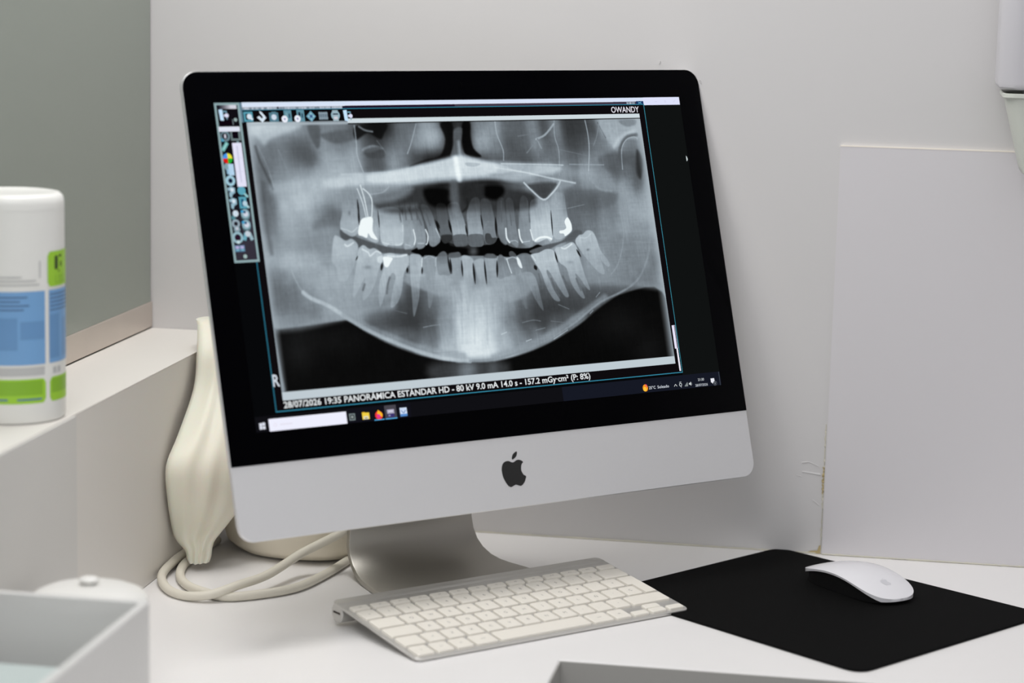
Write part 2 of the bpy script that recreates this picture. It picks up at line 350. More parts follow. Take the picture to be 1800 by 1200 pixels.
for k in range(4): u.rect(x-4.2+k*2.15, y-3.4, x-2.4+k*2.15, y+3.2, (128, 146, 158)); u.rect(x-3.6+k*2.15, y-2.4, x-3.2+k*2.15, y+2.4, (84, 110, 128), 2)
u.rect(x-4.2, y-2.4, x+4.2, y-1.8, (150, 168, 178), 3); u.rect(x-4.2, y+1.4, x+4.2, y+2.0, (150, 168, 178), 3)
(x, y) = TOOLBAR_ICONS[7]
u.disc(x, y-.3, 4.2, (146, 176, 188), 1); u.rect(x-2.6, y-4.6, x+2.6, y+4.6, (160, 180, 188), 1); u.rect(x-2.4, y-1.8, x+2.4, y-.8, (14, 16, 50), 3); u.rect(x-1.8, y+.8, x+1.8, y+3.2, (206, 206, 214), 3)
def door(x, y):
    u.face([(x-4.2, y-4.8), (x-.8, y-5.2), (x-.4, y+4.6), (x-3.6, y+3.8)], (196, 226, 250), 3); u.rect(x-.4, y-3.8, x+3.0, y-2.8, (120, 170, 190), 2)
    u.rect(x+2.0, y-3.8, x+3.0, y+3.4, (120, 150, 170), 2); u.bar(x, y, x+3.6, y, 1.8, (220, 222, 244), 4); u.disc(x+2.6, y, 1.7, (220, 222, 244), 4)
door(*TOOLBAR_ICONS[8])
u.build('toolbar_icons', screen)
# tool palette
u = UI(6); GT = (142, 168, 172)
u.rect(0, .6, 22.8, 131, (16, 14, 20), 1)
for k in range(8): g_ = k/7; u.rect(0, 72+k*3, 22.8, 131, (16+int(52*g_), 14+int(50*g_), 20+int(56*g_)), 2)
u.frame(0, .6, 22.8, 131.2, 1.9, GT, 4); u.rect(20.8, .6, 24.6, 17, (100, 130, 148), 3)
for k in range(12): v_ = int(20+190*min(1, k/8)); u.rect(2.4+k*1.45, 2.4, 3.9+k*1.45, 5.6, (v_, v_, v_+10), 4)
door(7.6, 11.0); u.rect(3.0, 15.2, 14.6, 18.8, (14, 4, 14), 4); u.rect(14.6, 14.2, 15.4, 18.8, (110, 120, 126), 4); u.disc(17.6, 14.6, 1.5, (150, 170, 170), 4)
u.rect(1.4, 20.2, 20.4, 24.2, (222, 226, 240), 5)
x, y = PALETTE_LEFT[0]; u.disc(x, y, 4.3, (108, 132, 142), 3); u.disc(x-.4, y, 2.7, (20, 10, 24), 4); u.rect(x-1.0, y-1.6, x+.6, y+1.6, (210, 210, 224), 5); u.rect(x-4.2, y+1.5, x-1.5, y+4.3, (80, 160, 190), 3)
x, y = PALETTE_RIGHT[0]; u.rect(x-4.4, y-4.4, x+4.6, y+4.4, (112, 128, 130), 3); u.rect(x-3.0, y-3.6, x+2.6, y+2.8, (14, 6, 16), 4); u.disc(x+1.2, y+6.2, 1.3, (130, 160, 165), 4)
x, y = PALETTE_LEFT[1]; u.bar(x-2.6, y+3.0, x+2.4, y-3.6, 3.2, (112, 176, 176), 4); u.bar(x-1.8, y+2.0, x+2.2, y-3.2, 1.0, (160, 214, 210), 5)
x, y = PALETTE_LEFT[2]
for a, c in ((0, (236, 226, 62)), (90, (70, 150, 232)), (180, (222, 26, 22)), (270, (34, 172, 52))): u.disc(x, y, 4.3, c, 4, a0=a, a1=a+90)
x, y = PALETTE_LEFT[3]; u.disc(x-1, y-2.2, 3.2, (130, 160, 170), 3); u.rect(x-.6, y-4.4, x+4.2, y+5, (180, 212, 236), 4); u.rect(x-2.4, y, x+1, y+4, (150, 190, 215), 4)
x, y = PALETTE_LEFT[4]; u.ring(x, y, 4.3, 2.4, (160, 200, 216), 4); u.disc(x, y, 2.0, (16, 24, 50), 4, ry=2.2)
for i in (5, 6):
    x, y = PALETTE_LEFT[i]; u.face([(x-3.6, y-3.2), (x, y-4.6), (x+3.4, y-3.4), (x+3.2, y+.6), (x+.6, y+2), (x-.4, y+4.8), (x-2.2, y+3.6), (x-2.2, y)], (150, 184, 200), 4); u.disc(x+.6, y-1.8, 1.6, (214, 226, 236), 5); u.disc(x-1.6, y-.6, .8, (60, 70, 92), 6)
x, y = PALETTE_LEFT[7]; u.disc(x+.6, y-.6, 2.6, (206, 220, 232), 4); u.disc(x-1.8, y+2.8, 1.9, (80, 130, 140), 3)
x, y = PALETTE_LEFT[8]; u.ring(x, y-1.6, 3.6, 1.8, (150, 168, 180), 4); u.ring(x+.4, y+3, 2.8, 1.8, (130, 156, 166), 4); u.disc(x+.4, y+2.4, 1.4, (190, 196, 208), 5)
x, y = PALETTE_LEFT[9]; u.ring(x, y, 4.8, 2.0, (150, 184, 196), 4); u.disc(x, y, 1.8, (40, 20, 40), 5); u.disc(x, y+3.6, 1.5, (190, 214, 220), 5)
x, y = PALETTE_LEFT[10]
u.rect(x-4.4, y-2.6, x+4.8, y+2.8, (84, 118, 148), 3)
for k in range(2): u.rect(x-3.4+k*4.2, y-2, x-.2+k*4.2, y+.4, (176, 170, 210), 4); u.rect(x-3.2+k*4.4, y+.8, x-.4+k*4.4, y+2, (120, 180, 196), 4)
x, y = PALETTE_RIGHT[1]; u.disc(x-.6, y-1.2, 3.6, (92, 164, 184), 4); u.bar(x+1.4, y+1.0, x+4.4, y+4.2, 1.9, (150, 200, 206), 4)
x, y = PALETTE_RIGHT[2]; u.rect(x-3.8, y-5, x+2.8, y+4.6, (90, 160, 180), 3); u.rect(x-2.0, y-3.2, x+.2, y+2.8, (30, 84, 116), 4); u.disc(x+1.2, y+.6, 2.2, (180, 206, 220), 5); u.bar(x+1.5, y+1, x+4.4, y+4.2, 1.7, (170, 206, 214), 5)
for i in (3, 4):
    x, y = PALETTE_RIGHT[i]; u.disc(x, y+1.4, 3.9, (84, 110, 118), 3); u.disc(x, y-.4, 3.9, (140, 172, 184), 4); u.disc(x+.4, y-.3, 2.2, (206, 212, 226), 5); u.disc(x-.4, y-1.8, 1.1, (30, 70, 110), 6); u.disc(x-2.6, y-2.4, 1.2, (70, 160, 206), 5)
x, y = PALETTE_RIGHT[5]; u.bar(x-3.6, y+3, x-1.4, y-3.2, 3.0, (110, 168, 186), 4); u.bar(x+3.6, y+3, x+1.2, y-3.2, 3.0, (150, 180, 190), 4); u.disc(x, y-2.2, 2.4, (196, 206, 216), 5); u.rect(x-.7, y+.6, x+.7, y+3.4, (34, 34, 52), 5)
x, y = PALETTE_RIGHT[6]; u.disc(x, y, 1.7, (160, 184, 182), 4)
u.rect(11.6, 33.6, 20.0, 69.6, (226, 226, 246), 6); u.rect(15.2, 36, 16.2, 66, (196, 198, 222), 7); u.rect(11.6, 46, 20, 46.3, (206, 208, 230), 7); u.rect(11.6, 57, 20, 57.3, (206, 208, 230), 7)
u.build('tool_palette', screen)
# captions
u = UI(); WH = (224, 228, 230)
u.text('28/07/2026 19:35 PANORÁMICA ESTÁNDAR HD - 80 kV 9.0 mA 14.0 s - 157.2 mGy·cm² (P: 8%)', 27.5, 332, 250.6, 5.0, WH, 5, .02)
u.build('caption_text', screen); u = UI()
u.text('OWANDY', 396.6, 428.0, 13.9, 5.3, (232, 230, 240), 5, .01)
u.build('maker_text', screen); u = UI()
u.text('R', 20.4, 26.6, 232.6, 9.6, (206, 214, 224), 5, .02)
u.build('side_letter', screen); u = UI()
u.face([(474.4, 55.2), (475.2, 56.2), (475.9, 58.2), (475.5, 59.6), (474.9, 60.2), (474.4, 60.4)], (214, 224, 226), 6)
u.build('mouse_pointer', screen)
# taskbar
u = UI(6)
u.rect(0, 255.6, 476.6, 268.1, (16, 16, 20), 1); u.rect(300, 255.6, 476.6, 268.1, (22, 25, 36), 2); u.rect(84, 256.4, 145, 268.1, (18, 18, 26), 2)
u.rect(12.0, 258.2, 83.4, 268.1, (238, 239, 254), 3); u.ring(17.6, 263.4, 1.5, .3, (226, 214, 230), 4); u.rect(22, 262.8, 33, 263.9, (228, 226, 240), 4)
x, y = TASK[0]
for a, b in ((-2.6, -2.4), (.2, -2.7), (-2.6, .2), (.2, .2)): u.rect(x+a, y+b, x+a+2.5, y+b+2.4, (222, 226, 238), 4)
x, y = TASK[1]; u.frame(x-2.8, y-2.8, x+2.8, y+2.8, 1.0, (120, 132, 134), 4); u.rect(x-1, y-1, x+1, y+1, (150, 160, 158), 4)
x, y = TASK[2]; u.rect(x-3.4, y-2.6, x+3.4, y+2.8, (240, 206, 70), 4); u.rect(x-3.4, y-3.2, x-.4, y-2.6, (232, 180, 40), 4); u.rect(x-2.2, y+.2, x+2.2, y+2.8, (224, 220, 196), 5); u.rect(x-1.2, y+1.4, x+1.2, y+2.2, (150, 130, 60), 6)
x, y = TASK[3]; u.disc(x, y, 3.6, (236, 60, 60), 4); u.face([(x-.4, y-4.6), (x+3.4, y-1.2), (x+3.2, y+1.6), (x+.6, y+.4), (x-1.6, y-1.4)], (252, 186, 40), 5); u.disc(x-.4, y+.6, 1.7, (232, 60, 150), 6); u.rect(x-4.8, 267.2, x+4.8, 268.1, (80, 160, 210), 6)
x, y = TASK[4]; u.rect(x-5.6, 256.6, x+5.6, 268.1, (72, 70, 78), 3); u.rect(x-3.4, y-4, x+3.4, y-.6, (176, 172, 196), 4); u.rect(x-3.2, y-.4, x+3.2, y+2.4, (60, 50, 110), 4); u.rect(x-2.2, y-3, x+2.2, y-2.0, (220, 218, 230), 5); u.rect(x-2.4, y+.4, x-.6, y+1.6, (150, 146, 180), 5); u.rect(x-5.6, 267.2, x+5.6, 268.1, (80, 160, 210), 6)
x, y = TASK[5]; u.rect(x-3.4, y-3.6, x+3.4, y+3.6, (206, 220, 242), 4); u.rect(x-3.4, y+1.6, x+3.4, y+3.6, (86, 140, 206), 5); u.bar(x-2.2, y-1.4, x, y+1.0, .8, (110, 140, 190), 6); u.bar(x, y+1.0, x+2.2, y-1.4, .8, (110, 140, 190), 6)
x, y = TRAY[0]; u.disc(x, y, 2.9, (246, 150, 30), 4, ry=3.2); u.disc(x-.6, y+1, 2.0, (252, 196, 60), 5); u.face([(x+.2, y-3.2), (x+1.8, y-3), (x+1.8, y-.6), (x+1, y)], (236, 90, 110), 6)
u.text('25°C', 393.9, 401.4, 265.3, 2.5, (214, 220, 228), 4, .01); u.text('Soleado', 403.6, 416.6, 265.3, 2.5, (206, 212, 222), 4, .01)
x, y = TRAY[5]; u.bar(x-1.6, y+1.2, x, y-.8, .45, WH, 4); u.bar(x, y-.8, x+1.6, y+1.2, .45, WH, 4)
x, y = TRAY[6]; u.ring(x, y, 1.6, .6, (200, 206, 210), 4); u.bar(x-1.2, y-2.2, x+1.2, y-2.4, .5, (180, 186, 190), 4); u.bar(x, y+1.4, x+.6, y+2.6, .6, (180, 186, 190), 4)
x, y = TRAY[7]
for k in range(4): u.rect(x-1.9+k*.95, y+1.6-(k+1)*.9, x-1.2+k*.95, y+1.6, (150, 158, 160), 4)
x, y = TRAY[8]; u.face([(x-1.8, y-.7), (x-.7, y-.7), (x+.6, y-1.9), (x+.6, y+1.9), (x-.7, y+.7), (x-1.8, y+.7)], (206, 212, 214), 4); u.bar(x+1.3, y-1, x+1.3, y+1, .35, (170, 176, 180), 4)
u.text('21:30', 450.4, 457.4, 262.3, 2.2, (206, 212, 216), 4, .01); u.text('28/07/2026', 446.6, 460.9, 267.2, 2.2, (190, 196, 204), 4, .01)
x, y = TRAY[13]; u.rect(x-2.2, y-2.6, x+2.0, y+1.2, (230, 232, 240), 4); u.face([(x-.8, y+1.2), (x+.6, y+1.2), (x-.8, y+2.4)], (230, 232, 240), 4); u.disc(x+2.2, y+2.0, 2.0, (30, 34, 44), 5); u.ring(x+2.2, y+2.0, 2.0, .25, (130, 136, 146), 6); u.bar(x+2.2, y+1, x+2.2, y+3, .4, (200, 204, 212), 6)
u.rect(475.2, 255.8, 475.6, 268, (80, 88, 100), 4)
u.build('taskbar', screen)

# ---------- the x-ray picture: a fine grid whose emission colour is rasterised from drawn shapes
# kinds: p = soft filled shape, l = soft line, b = soft blob; coordinates are tenths of a millimetre on the screen
XR=[
('p',[294,196,751,199,659,253,485,300,407,360,361,297],196,4,0.6),
('l',[531,400,556,476,595,589],145,1.0,0.6,0.7),
('l',[323,371,348,483,437,722],72,2,0.7,2.4),
('l',[344,359,409,534,449,734],150,0.8,0.6,0.7),
('l',[347,681,328,903,346,1250],88,4,0.6,3),
('p',[828,205,941,207,923,371,878,383],86,2.5,0.8),
('p',[966,271,1262,251,1250,328,1095,362,973,322],90,3,0.8),
('p',[1291,213,1585,200,1547,295,1506,333,1397,279,1272,333],26,2,0.85),
('l',[1319,221,1372,253,1443,267],140,1.2,0.8,1.4),
('p',[1317,418,1425,382,1523,410,1492,422,1372,445],160,2,0.7),
('p',[1341,419,1496,397,1526,487,1366,483],72,2.5,0.7),
('l',[1475,345,1595,515],120,1,0.6,0.8),
('b',[2015,317,2130,319,2000,411],172,0,0.8),
('b',[2509,393,2640,396,2483,551],158,0,0.6),
('p',[2123,209,2246,206,2221,400,2169,530,1981,530,1765,571,1922,523,2079,488,2156,346],22,2.2,0.9),
('p',[2357,202,2431,203,2418,325,2431,431,2500,506,2383,503,2328,460,2325,323],18,2,0.92),
('p',[2254,269,2342,257,2300,441,2382,509,2287,519,2183,504,2230,400],98,2,0.8),
('l',[2286,375,2284,467,2291,533],165,3,0.7,3),
('l',[1276,213,1273,366,1266,468,1303,609],182,1.0,0.75,0.9),
('l',[1881,210,1812,365,1758,462],168,1.0,0.75,0.9),
('l',[1956,211,1915,341],150,1.0,0.75,0.6),
('l',[2691,197,2694,317,2734,451,2725,544],176,1.0,0.75,0.9),
('l',[3321,202,3303,342,3326,478,3295,693],165,1.0,0.75,0.8),
('l',[3658,207,3668,322,3661,458,3619,662],192,1.0,0.75,0.9),
('l',[3099,365,3202,327,3309,234],172,1.0,0.75,1.8),
('l',[3115,365,3097,526],120,1.0,0.75,1.6),
('l',[3113,379,3143,447],150,1.0,0.75,1.2),
('l',[3058,418,2983,483],130,1.0,0.75,1.2),
('l',[2912,334,3108,311],120,1.0,0.75,1.2),
('l',[3341,465,3626,526],120,1.0,0.75,0.6),
('l',[3794,228,3860,367],76,1.0,0.75,1.0),
('l',[3811,228,3763,351,3715,432],130,1.0,0.75,1.0),
('p',[3814,209,4118,206,4248,244,4232,374,4087,385,3957,451,3868,381],166,2.5,0.6),
('p',[4032,213,4221,207,4212,254,4107,269],115,2,0.7),
('l',[3940,451,4041,356,4203,304],186,3,0.7,3),
('l',[3978,576,4005,466,4089,371,4213,346],84,2,0.7,3),
('l',[3998,659,4019,480,4086,391,4175,365,4217,382],172,0.9,0.8,0.9),
('p',[3756,543,3980,507,3982,631,3899,683,3775,625],92,4,0.6),
('p',[4188,484,4239,582,4192,747,4151,691],48,3,0.8),
('p',[3341,843,3638,839,3898,881,3813,982,3574,1014,3332,991],96,4,0.5),
('l',[3332,991,3517,965],150,0.8,0.6,0.6),
('l',[3624,730,3706,828,3836,851],158,2,0.5,2),
('p',[832,973,1038,925,1047,981,1017,1068,934,1052,761,1070],100,5,0.55),
('l',[451,722,677,697,932,687,1218,688],178,6,0.45,9),
('p',[935,670,1227,628,1521,616,1825,567,2073,522,2262,490,2397,509,2531,544,2841,568,3284,607,3274,666,3077,687,2846,728,2597,712,2348,713,2103,716,1859,729,1560,740,1210,739,955,726],196,4.5,0.75),
('p',[1343,631,1610,608,1885,564,2135,518,2267,495,2380,519,2560,555,2678,601,2541,671,2292,680,1986,686,1684,703,1389,709],212,3.5,0.7),
('p',[2670,648,2918,682,3233,718,3453,766,3281,814,2968,764,2721,724],160,4,0.5),
('l',[2234,521,2241,695],235,3,0.7,5),
('l',[2696,573,3297,599,3327,605],222,1.2,0.7,0.7),
('l',[2631,607,2922,655,3186,714,3454,768],222,1.6,0.7,1.1),
('l',[1095,622,1536,616,1881,572],208,2,0.5,1.0),
('l',[3421,598,3795,613],165,0.8,0.6,1),
('p',[2333,554,2478,568,2427,591,2340,584],165,1,0.7),
('p',[2490,563,2694,583,2805,637,2652,658,2509,629],205,2,0.5),
('p',[1367,814,1739,754,1881,748,2136,767,2197,749,2491,738,2777,802,2981,844,2992,956,2745,997,2161,975,1592,973,1379,916],58,5,1.0),
('p',[1878,768,2106,775,2108,874,2169,926,1994,939,1888,886],20,4,1.0),
('p',[2487,763,2663,768,2682,834,2584,891,2472,852],18,4,1.0),
('p',[2266,751,2476,757,2443,886,2258,909],46,4,0.8),
('l',[2180,748,2161,975],110,4,0.6,8),
('p',[1134,725,1741,744,1610,857,1272,893,1057,875],140,6,0.7),
('l',[1534,737,1466,784,1342,799],170,1,0.6,1.1),
('p',[2946,764,3249,759,3163,857,3104,898,3055,882,2996,823],66,3,0.85),
('l',[2906,748,2979,822,3086,905,3180,858,3262,788,3295,746],185,1,1.0,1.6),
('p',[1009,1084,1100,1126,1228,1180,1438,1247,1629,1275,1795,1293,1876,1321,1758,1350,1539,1310,1266,1287,1114,1213,1013,1160],88,1.5,1.0),
('p',[1666,1292,1773,1253,1847,1217,1919,1230,1997,1204,2115,1259,2462,1275,2559,1220,2638,1283,2721,1317,2870,1324,2965,1298,3047,1353,2921,1377,2710,1387,2619,1392,2504,1376,2013,1352,1870,1355,1786,1351,1706,1318],10,1.2,1.0),
('p',[2866,1349,3055,1303,3212,1279,3334,1214,3394,1186,3452,1208,3380,1267,3208,1299,3078,1344,2921,1377],92,1.5,1.0),
('p',[2085,1085,2420,1099,2390,1282,2056,1266],60,2,0.6),
('l',[1413,932,1592,913,1771,907],150,5,0.4,3),
('p',[274,1835,297,1866,532,1860,900,1837,984,1845,1139,1955,1353,2071,1573,2162,1800,2230,1974,2269,1977,2436,345,2378,306,2363],20,2,0.97),
('p',[1974,2269,2276,2284,2592,2250,2921,2169,3267,2033,3556,1877,3840,1773,4244,1791,4277,2401,3010,2400,1949,2421],18,2,0.97),
('b',[477,2045,642,2057,445,2264],40,0,0.7),
('b',[764,1992,1101,2015,745,2114],34,0,0.6),
('b',[3727,2037,4093,2061,3689,2250],36,0,0.6),
('b',[4016,2300,4218,2315,3987,2461],40,0,0.5),
('p',[1737,2251,2430,2285,2376,2429,1742,2404],75,9,0.75),
('b',[2053,2339,2174,2348,2037,2440],135,0,0.75),
('b',[2312,2346,2379,2351,2297,2435],100,0,0.6),
('l',[299,1856,533,1852,848,1811,1170,1756,1404,1745],152,6,0.6,6),
('l',[3433,1636,3725,1671,4019,1715,4250,1755],138,5,0.6,4.5),
('l',[483,1256,496,1356,533,1482,587,1584,650,1632],168,1.2,0.7,0.8),
('l',[587,1584,654,1637,807,1709,986,1832,1196,1959,1467,2086,1690,2171,1890,2229,2097,2260],182,1.6,0.85,3.4),
('l',[936,1791,1147,1905,1472,2054,1753,2150,2044,2210],150,3,0.6,5),
('l',[2097,2260,2341,2263,2597,2219,2927,2137,3239,2005,3528,1849,3774,1769,3919,1709,4036,1620,4154,1434,4191,1271],140,1.4,0.8,1.8),
('l',[2344,2245,2601,2193,2933,2104,3280,1954,3602,1799],150,3.5,0.6,5.5),
('l',[3903,1040,3905,1259,3805,1499,3703,1602],160,1.6,0.5,0.8),
('l',[3989,1317,4256,1343],150,0.8,0.4,0.7),
('l',[1682,1944,1772,1934,1848,1932],150,0.8,0.7,0.7),
('l',[2686,1969,2799,1955,2876,1968],130,0.8,0.7,0.7),
('l',[2986,1975,3127,1997],118,0.8,0.7,0.7),
('l',[3090,1836,3195,1882],128,0.8,0.7,0.7),
('l',[3504,1794,3551,1756],160,0.8,0.7,0.7),
('l',[2452,2057,2508,2040],205,0.8,0.7,0.7),
('l',[2700,2132,2752,2120],215,0.8,0.7,0.7),
('l',[2991,2134,3148,2065],185,0.8,0.7,0.7),
('l',[1753,2150,1989,2175],165,0.8,0.7,0.7),
('l',[2816,2043,2913,2031],140,0.8,0.7,0.7),
('l',[1427,1785,1539,1817],110,0.8,0.7,0.7),
('l',[3414,1936,3451,1911],170,0.8,0.7,0.7),
('p',[1589,1502,1738,1497,1915,1512,2023,1551,2017,1667,1887,1685,1717,1624,1579,1565],160,3,0.6),
('p',[2518,1565,2804,1549,2861,1584,2808,1713,2608,1780,2462,1719],156,3.5,0.6),
('p',[1591,1484,1887,1500,2023,1551,2012,1563,1853,1521,1617,1506],165,1.5,0.6),
('l',[2144,1596,2117,1854,2095,2085],190,6,0.5,6),
('l',[2378,1662,2336,1920,2272,2123],186,6,0.5,6),
('l',[1981,1665,1917,2098],150,2,0.25,1.4),
('l',[2014,1718,1959,2101],185,2,0.25,1.4),
('l',[2048,1772,2001,2104],200,2,0.25,1.4),
('l',[2107,1672,2043,2107],150,2,0.25,1.4),
('l',[2141,1726,2085,2110],185,2,0.25,1.4),
('l',[2175,1780,2127,2113],200,2,0.25,1.4),
('l',[2234,1679,2169,2116],150,2,0.25,1.4),
('l',[2268,1733,2211,2119],185,2,0.25,1.4),
('l',[2302,1787,2254,2122],200,2,0.25,1.4),
('l',[2362,1687,2296,2125],150,2,0.25,1.4),
('l',[2396,1741,2339,2128],185,2,0.25,1.4),
('l',[2431,1795,2382,2131],200,2,0.25,1.4),
('l',[2491,1694,2424,2134],150,2,0.25,1.4),
('l',[2525,1749,2467,2137],185,2,0.25,1.4),
('p',[933,1157,969,1132,1043,1176,1105,1164,1157,1215,1141,1281,1099,1384,1032,1476,992,1513,929,1503,924,1394,892,1335],178,1.2800000000000002,0.9,'D'),
('p',[1156,1258,1208,1222,1260,1256,1315,1254,1381,1312,1362,1378,1318,1448,1284,1528,1208,1633,1135,1681,1164,1559,1185,1493,1139,1548,1084,1621,1045,1648,1081,1497,1124,1357],180,1.04,0.92,'D'),
('b',[1220,1409,1264,1411,1217,1426],128,0,0.7),
('p',[1382,1321,1452,1301,1538,1319,1618,1321,1615,1410,1562,1485,1522,1618,1464,1721,1392,1755,1431,1613,1477,1509,1454,1468,1410,1515,1374,1590,1331,1684,1288,1739,1310,1558,1378,1417],182,0.96,0.92,'D'),
('p',[1642,1334,1706,1321,1754,1340,1753,1417,1718,1513,1684,1676,1642,1780,1601,1845,1611,1671,1625,1479],172,0.96,0.9,'D'),
('p',[1775,1350,1838,1342,1893,1356,1885,1444,1843,1597,1796,1750,1758,1777,1769,1632,1770,1486],146,1.2000000000000002,0.9,'D'),
('p',[1910,1357,1986,1310,2027,1373,2023,1510,1948,1511,1899,1498],112,1.1199999999999999,0.9,'D'),
('l',[1192,1255,1245,1286,1262,1315,1322,1280,1364,1296],215,1.1,0.85,1.2100000000000002),
('l',[1033,1209,1058,1224,1116,1198],215,1.1,0.85,1.2100000000000002),
('l',[1426,1324,1536,1334,1616,1323],215,1.1,0.85,1.2100000000000002),
('p',[1387,1329,1470,1343,1454,1373,1418,1415,1388,1410,1380,1369],236,0.7200000000000001,1.0),
('p',[1331,1329,1377,1321,1362,1378,1325,1371],205,0.8,0.8),
('l',[1762,1360,1746,1427],215,0.8,0.9,0.8800000000000001),
('l',[1894,1366,1883,1434],190,0.8,0.8,0.66),
('l',[1631,1334,1619,1411],200,0.8,0.7,0.8800000000000001),
('l',[1784,1361,1832,1343,1881,1361],185,0.8,0.8,0.66),
('p',[2026,1343,2092,1327,2148,1339,2135,1457,2105,1602,2107,1750,2067,1698,2048,1599,2029,1432],150,1.2800000000000002,0.9,'D'),
('p',[2162,1360,2262,1384,2265,1463,2218,1658,2143,1869,2143,1654,2155,1497],168,1.2800000000000002,0.9,'D'),
('p',[2282,1405,2377,1395,2370,1489,2364,1666,2303,1811,2295,1613,2281,1464],166,1.2800000000000002,0.9,'D'),
('p',[2393,1371,2454,1356,2506,1377,2501,1476,2453,1671,2388,1865,2383,1667,2387,1500],156,1.2800000000000002,0.9,'D'),
('p',[2029,1329,2149,1334,2143,1369,2028,1368],70,0.96,0.6),
('p',[2395,1356,2508,1367,2503,1396,2391,1386],60,0.96,0.6),
('p',[2524,1397,2564,1367,2603,1421,2643,1538,2579,1564,2501,1570],112,1.1199999999999999,0.9,'D'),
('p',[2609,1417,2667,1394,2716,1417,2726,1537,2641,1548,2616,1482],118,1.04,0.9,'D'),
('p',[2720,1397,2803,1366,2872,1395,2883,1516,2822,1537,2746,1528],120,1.04,0.9,'D'),
('p',[2650,1349,2687,1345,2722,1385,2678,1395,2647,1384],90,0.96,0.9),
('l',[2615,1407,2627,1472,2644,1533],205,0.8,0.9,0.9900000000000001),
('l',[2616,1410,2678,1395,2717,1412],190,0.8,0.8,0.77),
('p',[2720,1397,2748,1419,2764,1489,2745,1493,2722,1457],225,0.7200000000000001,0.9),
('p',[2763,1534,2846,1539,2890,1596,2910,1728,2923,1879,2863,1795,2811,1672,2780,1590],148,1.1199999999999999,0.9,'D'),
('p',[2687,1555,2753,1589,2760,1709,2755,1849,2717,1806,2695,1685],140,2.0,0.8,'D'),
('p',[2872,1385,2959,1369,3049,1341,3123,1366,3139,1468,3156,1570,3187,1673,3214,1766,3171,1768,3108,1669,3039,1539,3013,1548,3061,1696,3114,1800,3051,1791,2991,1682,2953,1544,2902,1456],184,0.96,0.92,'D'),
('l',[2884,1395,2911,1437],215,1,0.8,0.8800000000000001),
('p',[3133,1347,3222,1325,3326,1293,3371,1338,3388,1440,3417,1595,3451,1719,3416,1707,3347,1601,3314,1579,3346,1682,3383,1791,3335,1778,3257,1657,3231,1524,3162,1464],182,0.96,0.92,'D'),
('l',[3207,1340,3249,1347,3323,1310],220,1.1,0.85,1.2100000000000002),
('b',[3277,1470,3320,1473,3275,1485],138,0,0.7),
('p',[3364,1291,3410,1237,3455,1229,3504,1198,3565,1208,3600,1276,3623,1375,3698,1487,3686,1532,3623,1483,3610,1451,3637,1586,3575,1578,3486,1481,3410,1380],180,1.1199999999999999,0.92,'D'),
('b',[3489,1369,3507,1369,3487,1381],120,0,0.9),
('l',[3425,1258,3493,1261,3550,1223],200,1,0.6,0.8250000000000001),
('p',[1143,1310,1125,1326,1117,1347,1135,1331],26,0.9,0.9),
('p',[1368,1378,1345,1409,1347,1445,1369,1414],26,0.9,0.9),
('p',[1605,1429,1590,1453,1597,1477,1611,1454],26,0.9,0.9),
('p',[2039,1373,2026,1442,2034,1510,2047,1441],26,0.9,0.9),
('p',[2019,1353,2011,1432,2023,1510,2030,1430],26,0.9,0.9),
('p',[2150,1398,2137,1467,2141,1536,2154,1467],26,0.9,0.9),
('p',[2264,1424,2249,1518,2257,1611,2272,1517],26,0.9,0.9),
('p',[2381,1410,2368,1514,2372,1617,2385,1514],26,0.9,0.9),
('p',[2511,1417,2491,1490,2491,1565,2512,1491],26,0.9,0.9),
('p',[2893,1476,2885,1505,2911,1522,2919,1493],26,0.9,0.9),
('p',[3129,1367,3127,1419,3143,1469,3145,1416],26,0.9,0.9),
('p',[3365,1358,3374,1398,3402,1431,3392,1391],26,0.9,0.9),
('p',[1750,1437,1737,1465,1740,1495,1753,1466],26,0.9,0.9),
('l',[1420,1506,1388,1572,1372,1638],98,1.5,0.8,1.6500000000000001),
('l',[1171,1550,1148,1596],98,1.5,0.8,1.6500000000000001),
('l',[3052,1605,3083,1708,3111,1760],98,1.5,0.8,1.6500000000000001),
('l',[3319,1620,3351,1723],98,1.5,0.8,1.6500000000000001),
('l',[3177,1592,3211,1675],98,1.5,0.8,1.6500000000000001),
('l',[2927,1558,2943,1680],98,1.5,0.8,1.6500000000000001),
('p',[1070,857,1191,851,1188,957,1196,1034,1179,1110,1124,1146,1072,1129,1019,1086,1016,1032,1045,951],170,1.04,0.88,'U'),
('l',[1021,1075,1078,1091,1119,1108,1174,1072],200,1,0.7,0.8800000000000001),
('p',[1235,920,1361,886,1383,974,1383,1080,1365,1188,1318,1205,1231,1160,1177,1120,1217,977],168,0.96,0.9,'U'),
('p',[1215,1016,1273,991,1333,999,1316,1107,1351,1180,1296,1163,1270,1124,1253,1161,1211,1145,1174,1124],242,0.6400000000000001,1.0),
('l',[1223,747,1255,863,1273,994],205,0.7,1.0,0.935),
('l',[1257,719,1279,845,1289,985],212,0.7,1.0,0.935),
('l',[1278,748,1331,798,1348,867,1324,996],212,0.7,1.0,0.935),
('p',[1399,927,1589,924,1624,1042,1596,1220,1539,1244,1470,1221,1428,1242,1384,1201,1389,1081],186,1.04,0.9,'U'),
('p',[1643,936,1688,937,1722,1075,1722,1182,1706,1252,1637,1276,1595,1240],160,1.04,0.9,'U'),
('p',[1710,938,1800,942,1828,1119,1817,1245,1755,1281,1721,1241],144,1.04,0.9,'U'),
('p',[1815,918,1873,910,1915,966,1953,1124,1968,1213,1933,1251,1884,1268,1849,1237,1857,1120],142,1.04,0.9,'U'),
('l',[1714,1114,1721,1192,1702,1240],225,0.8,0.9,0.9900000000000001),
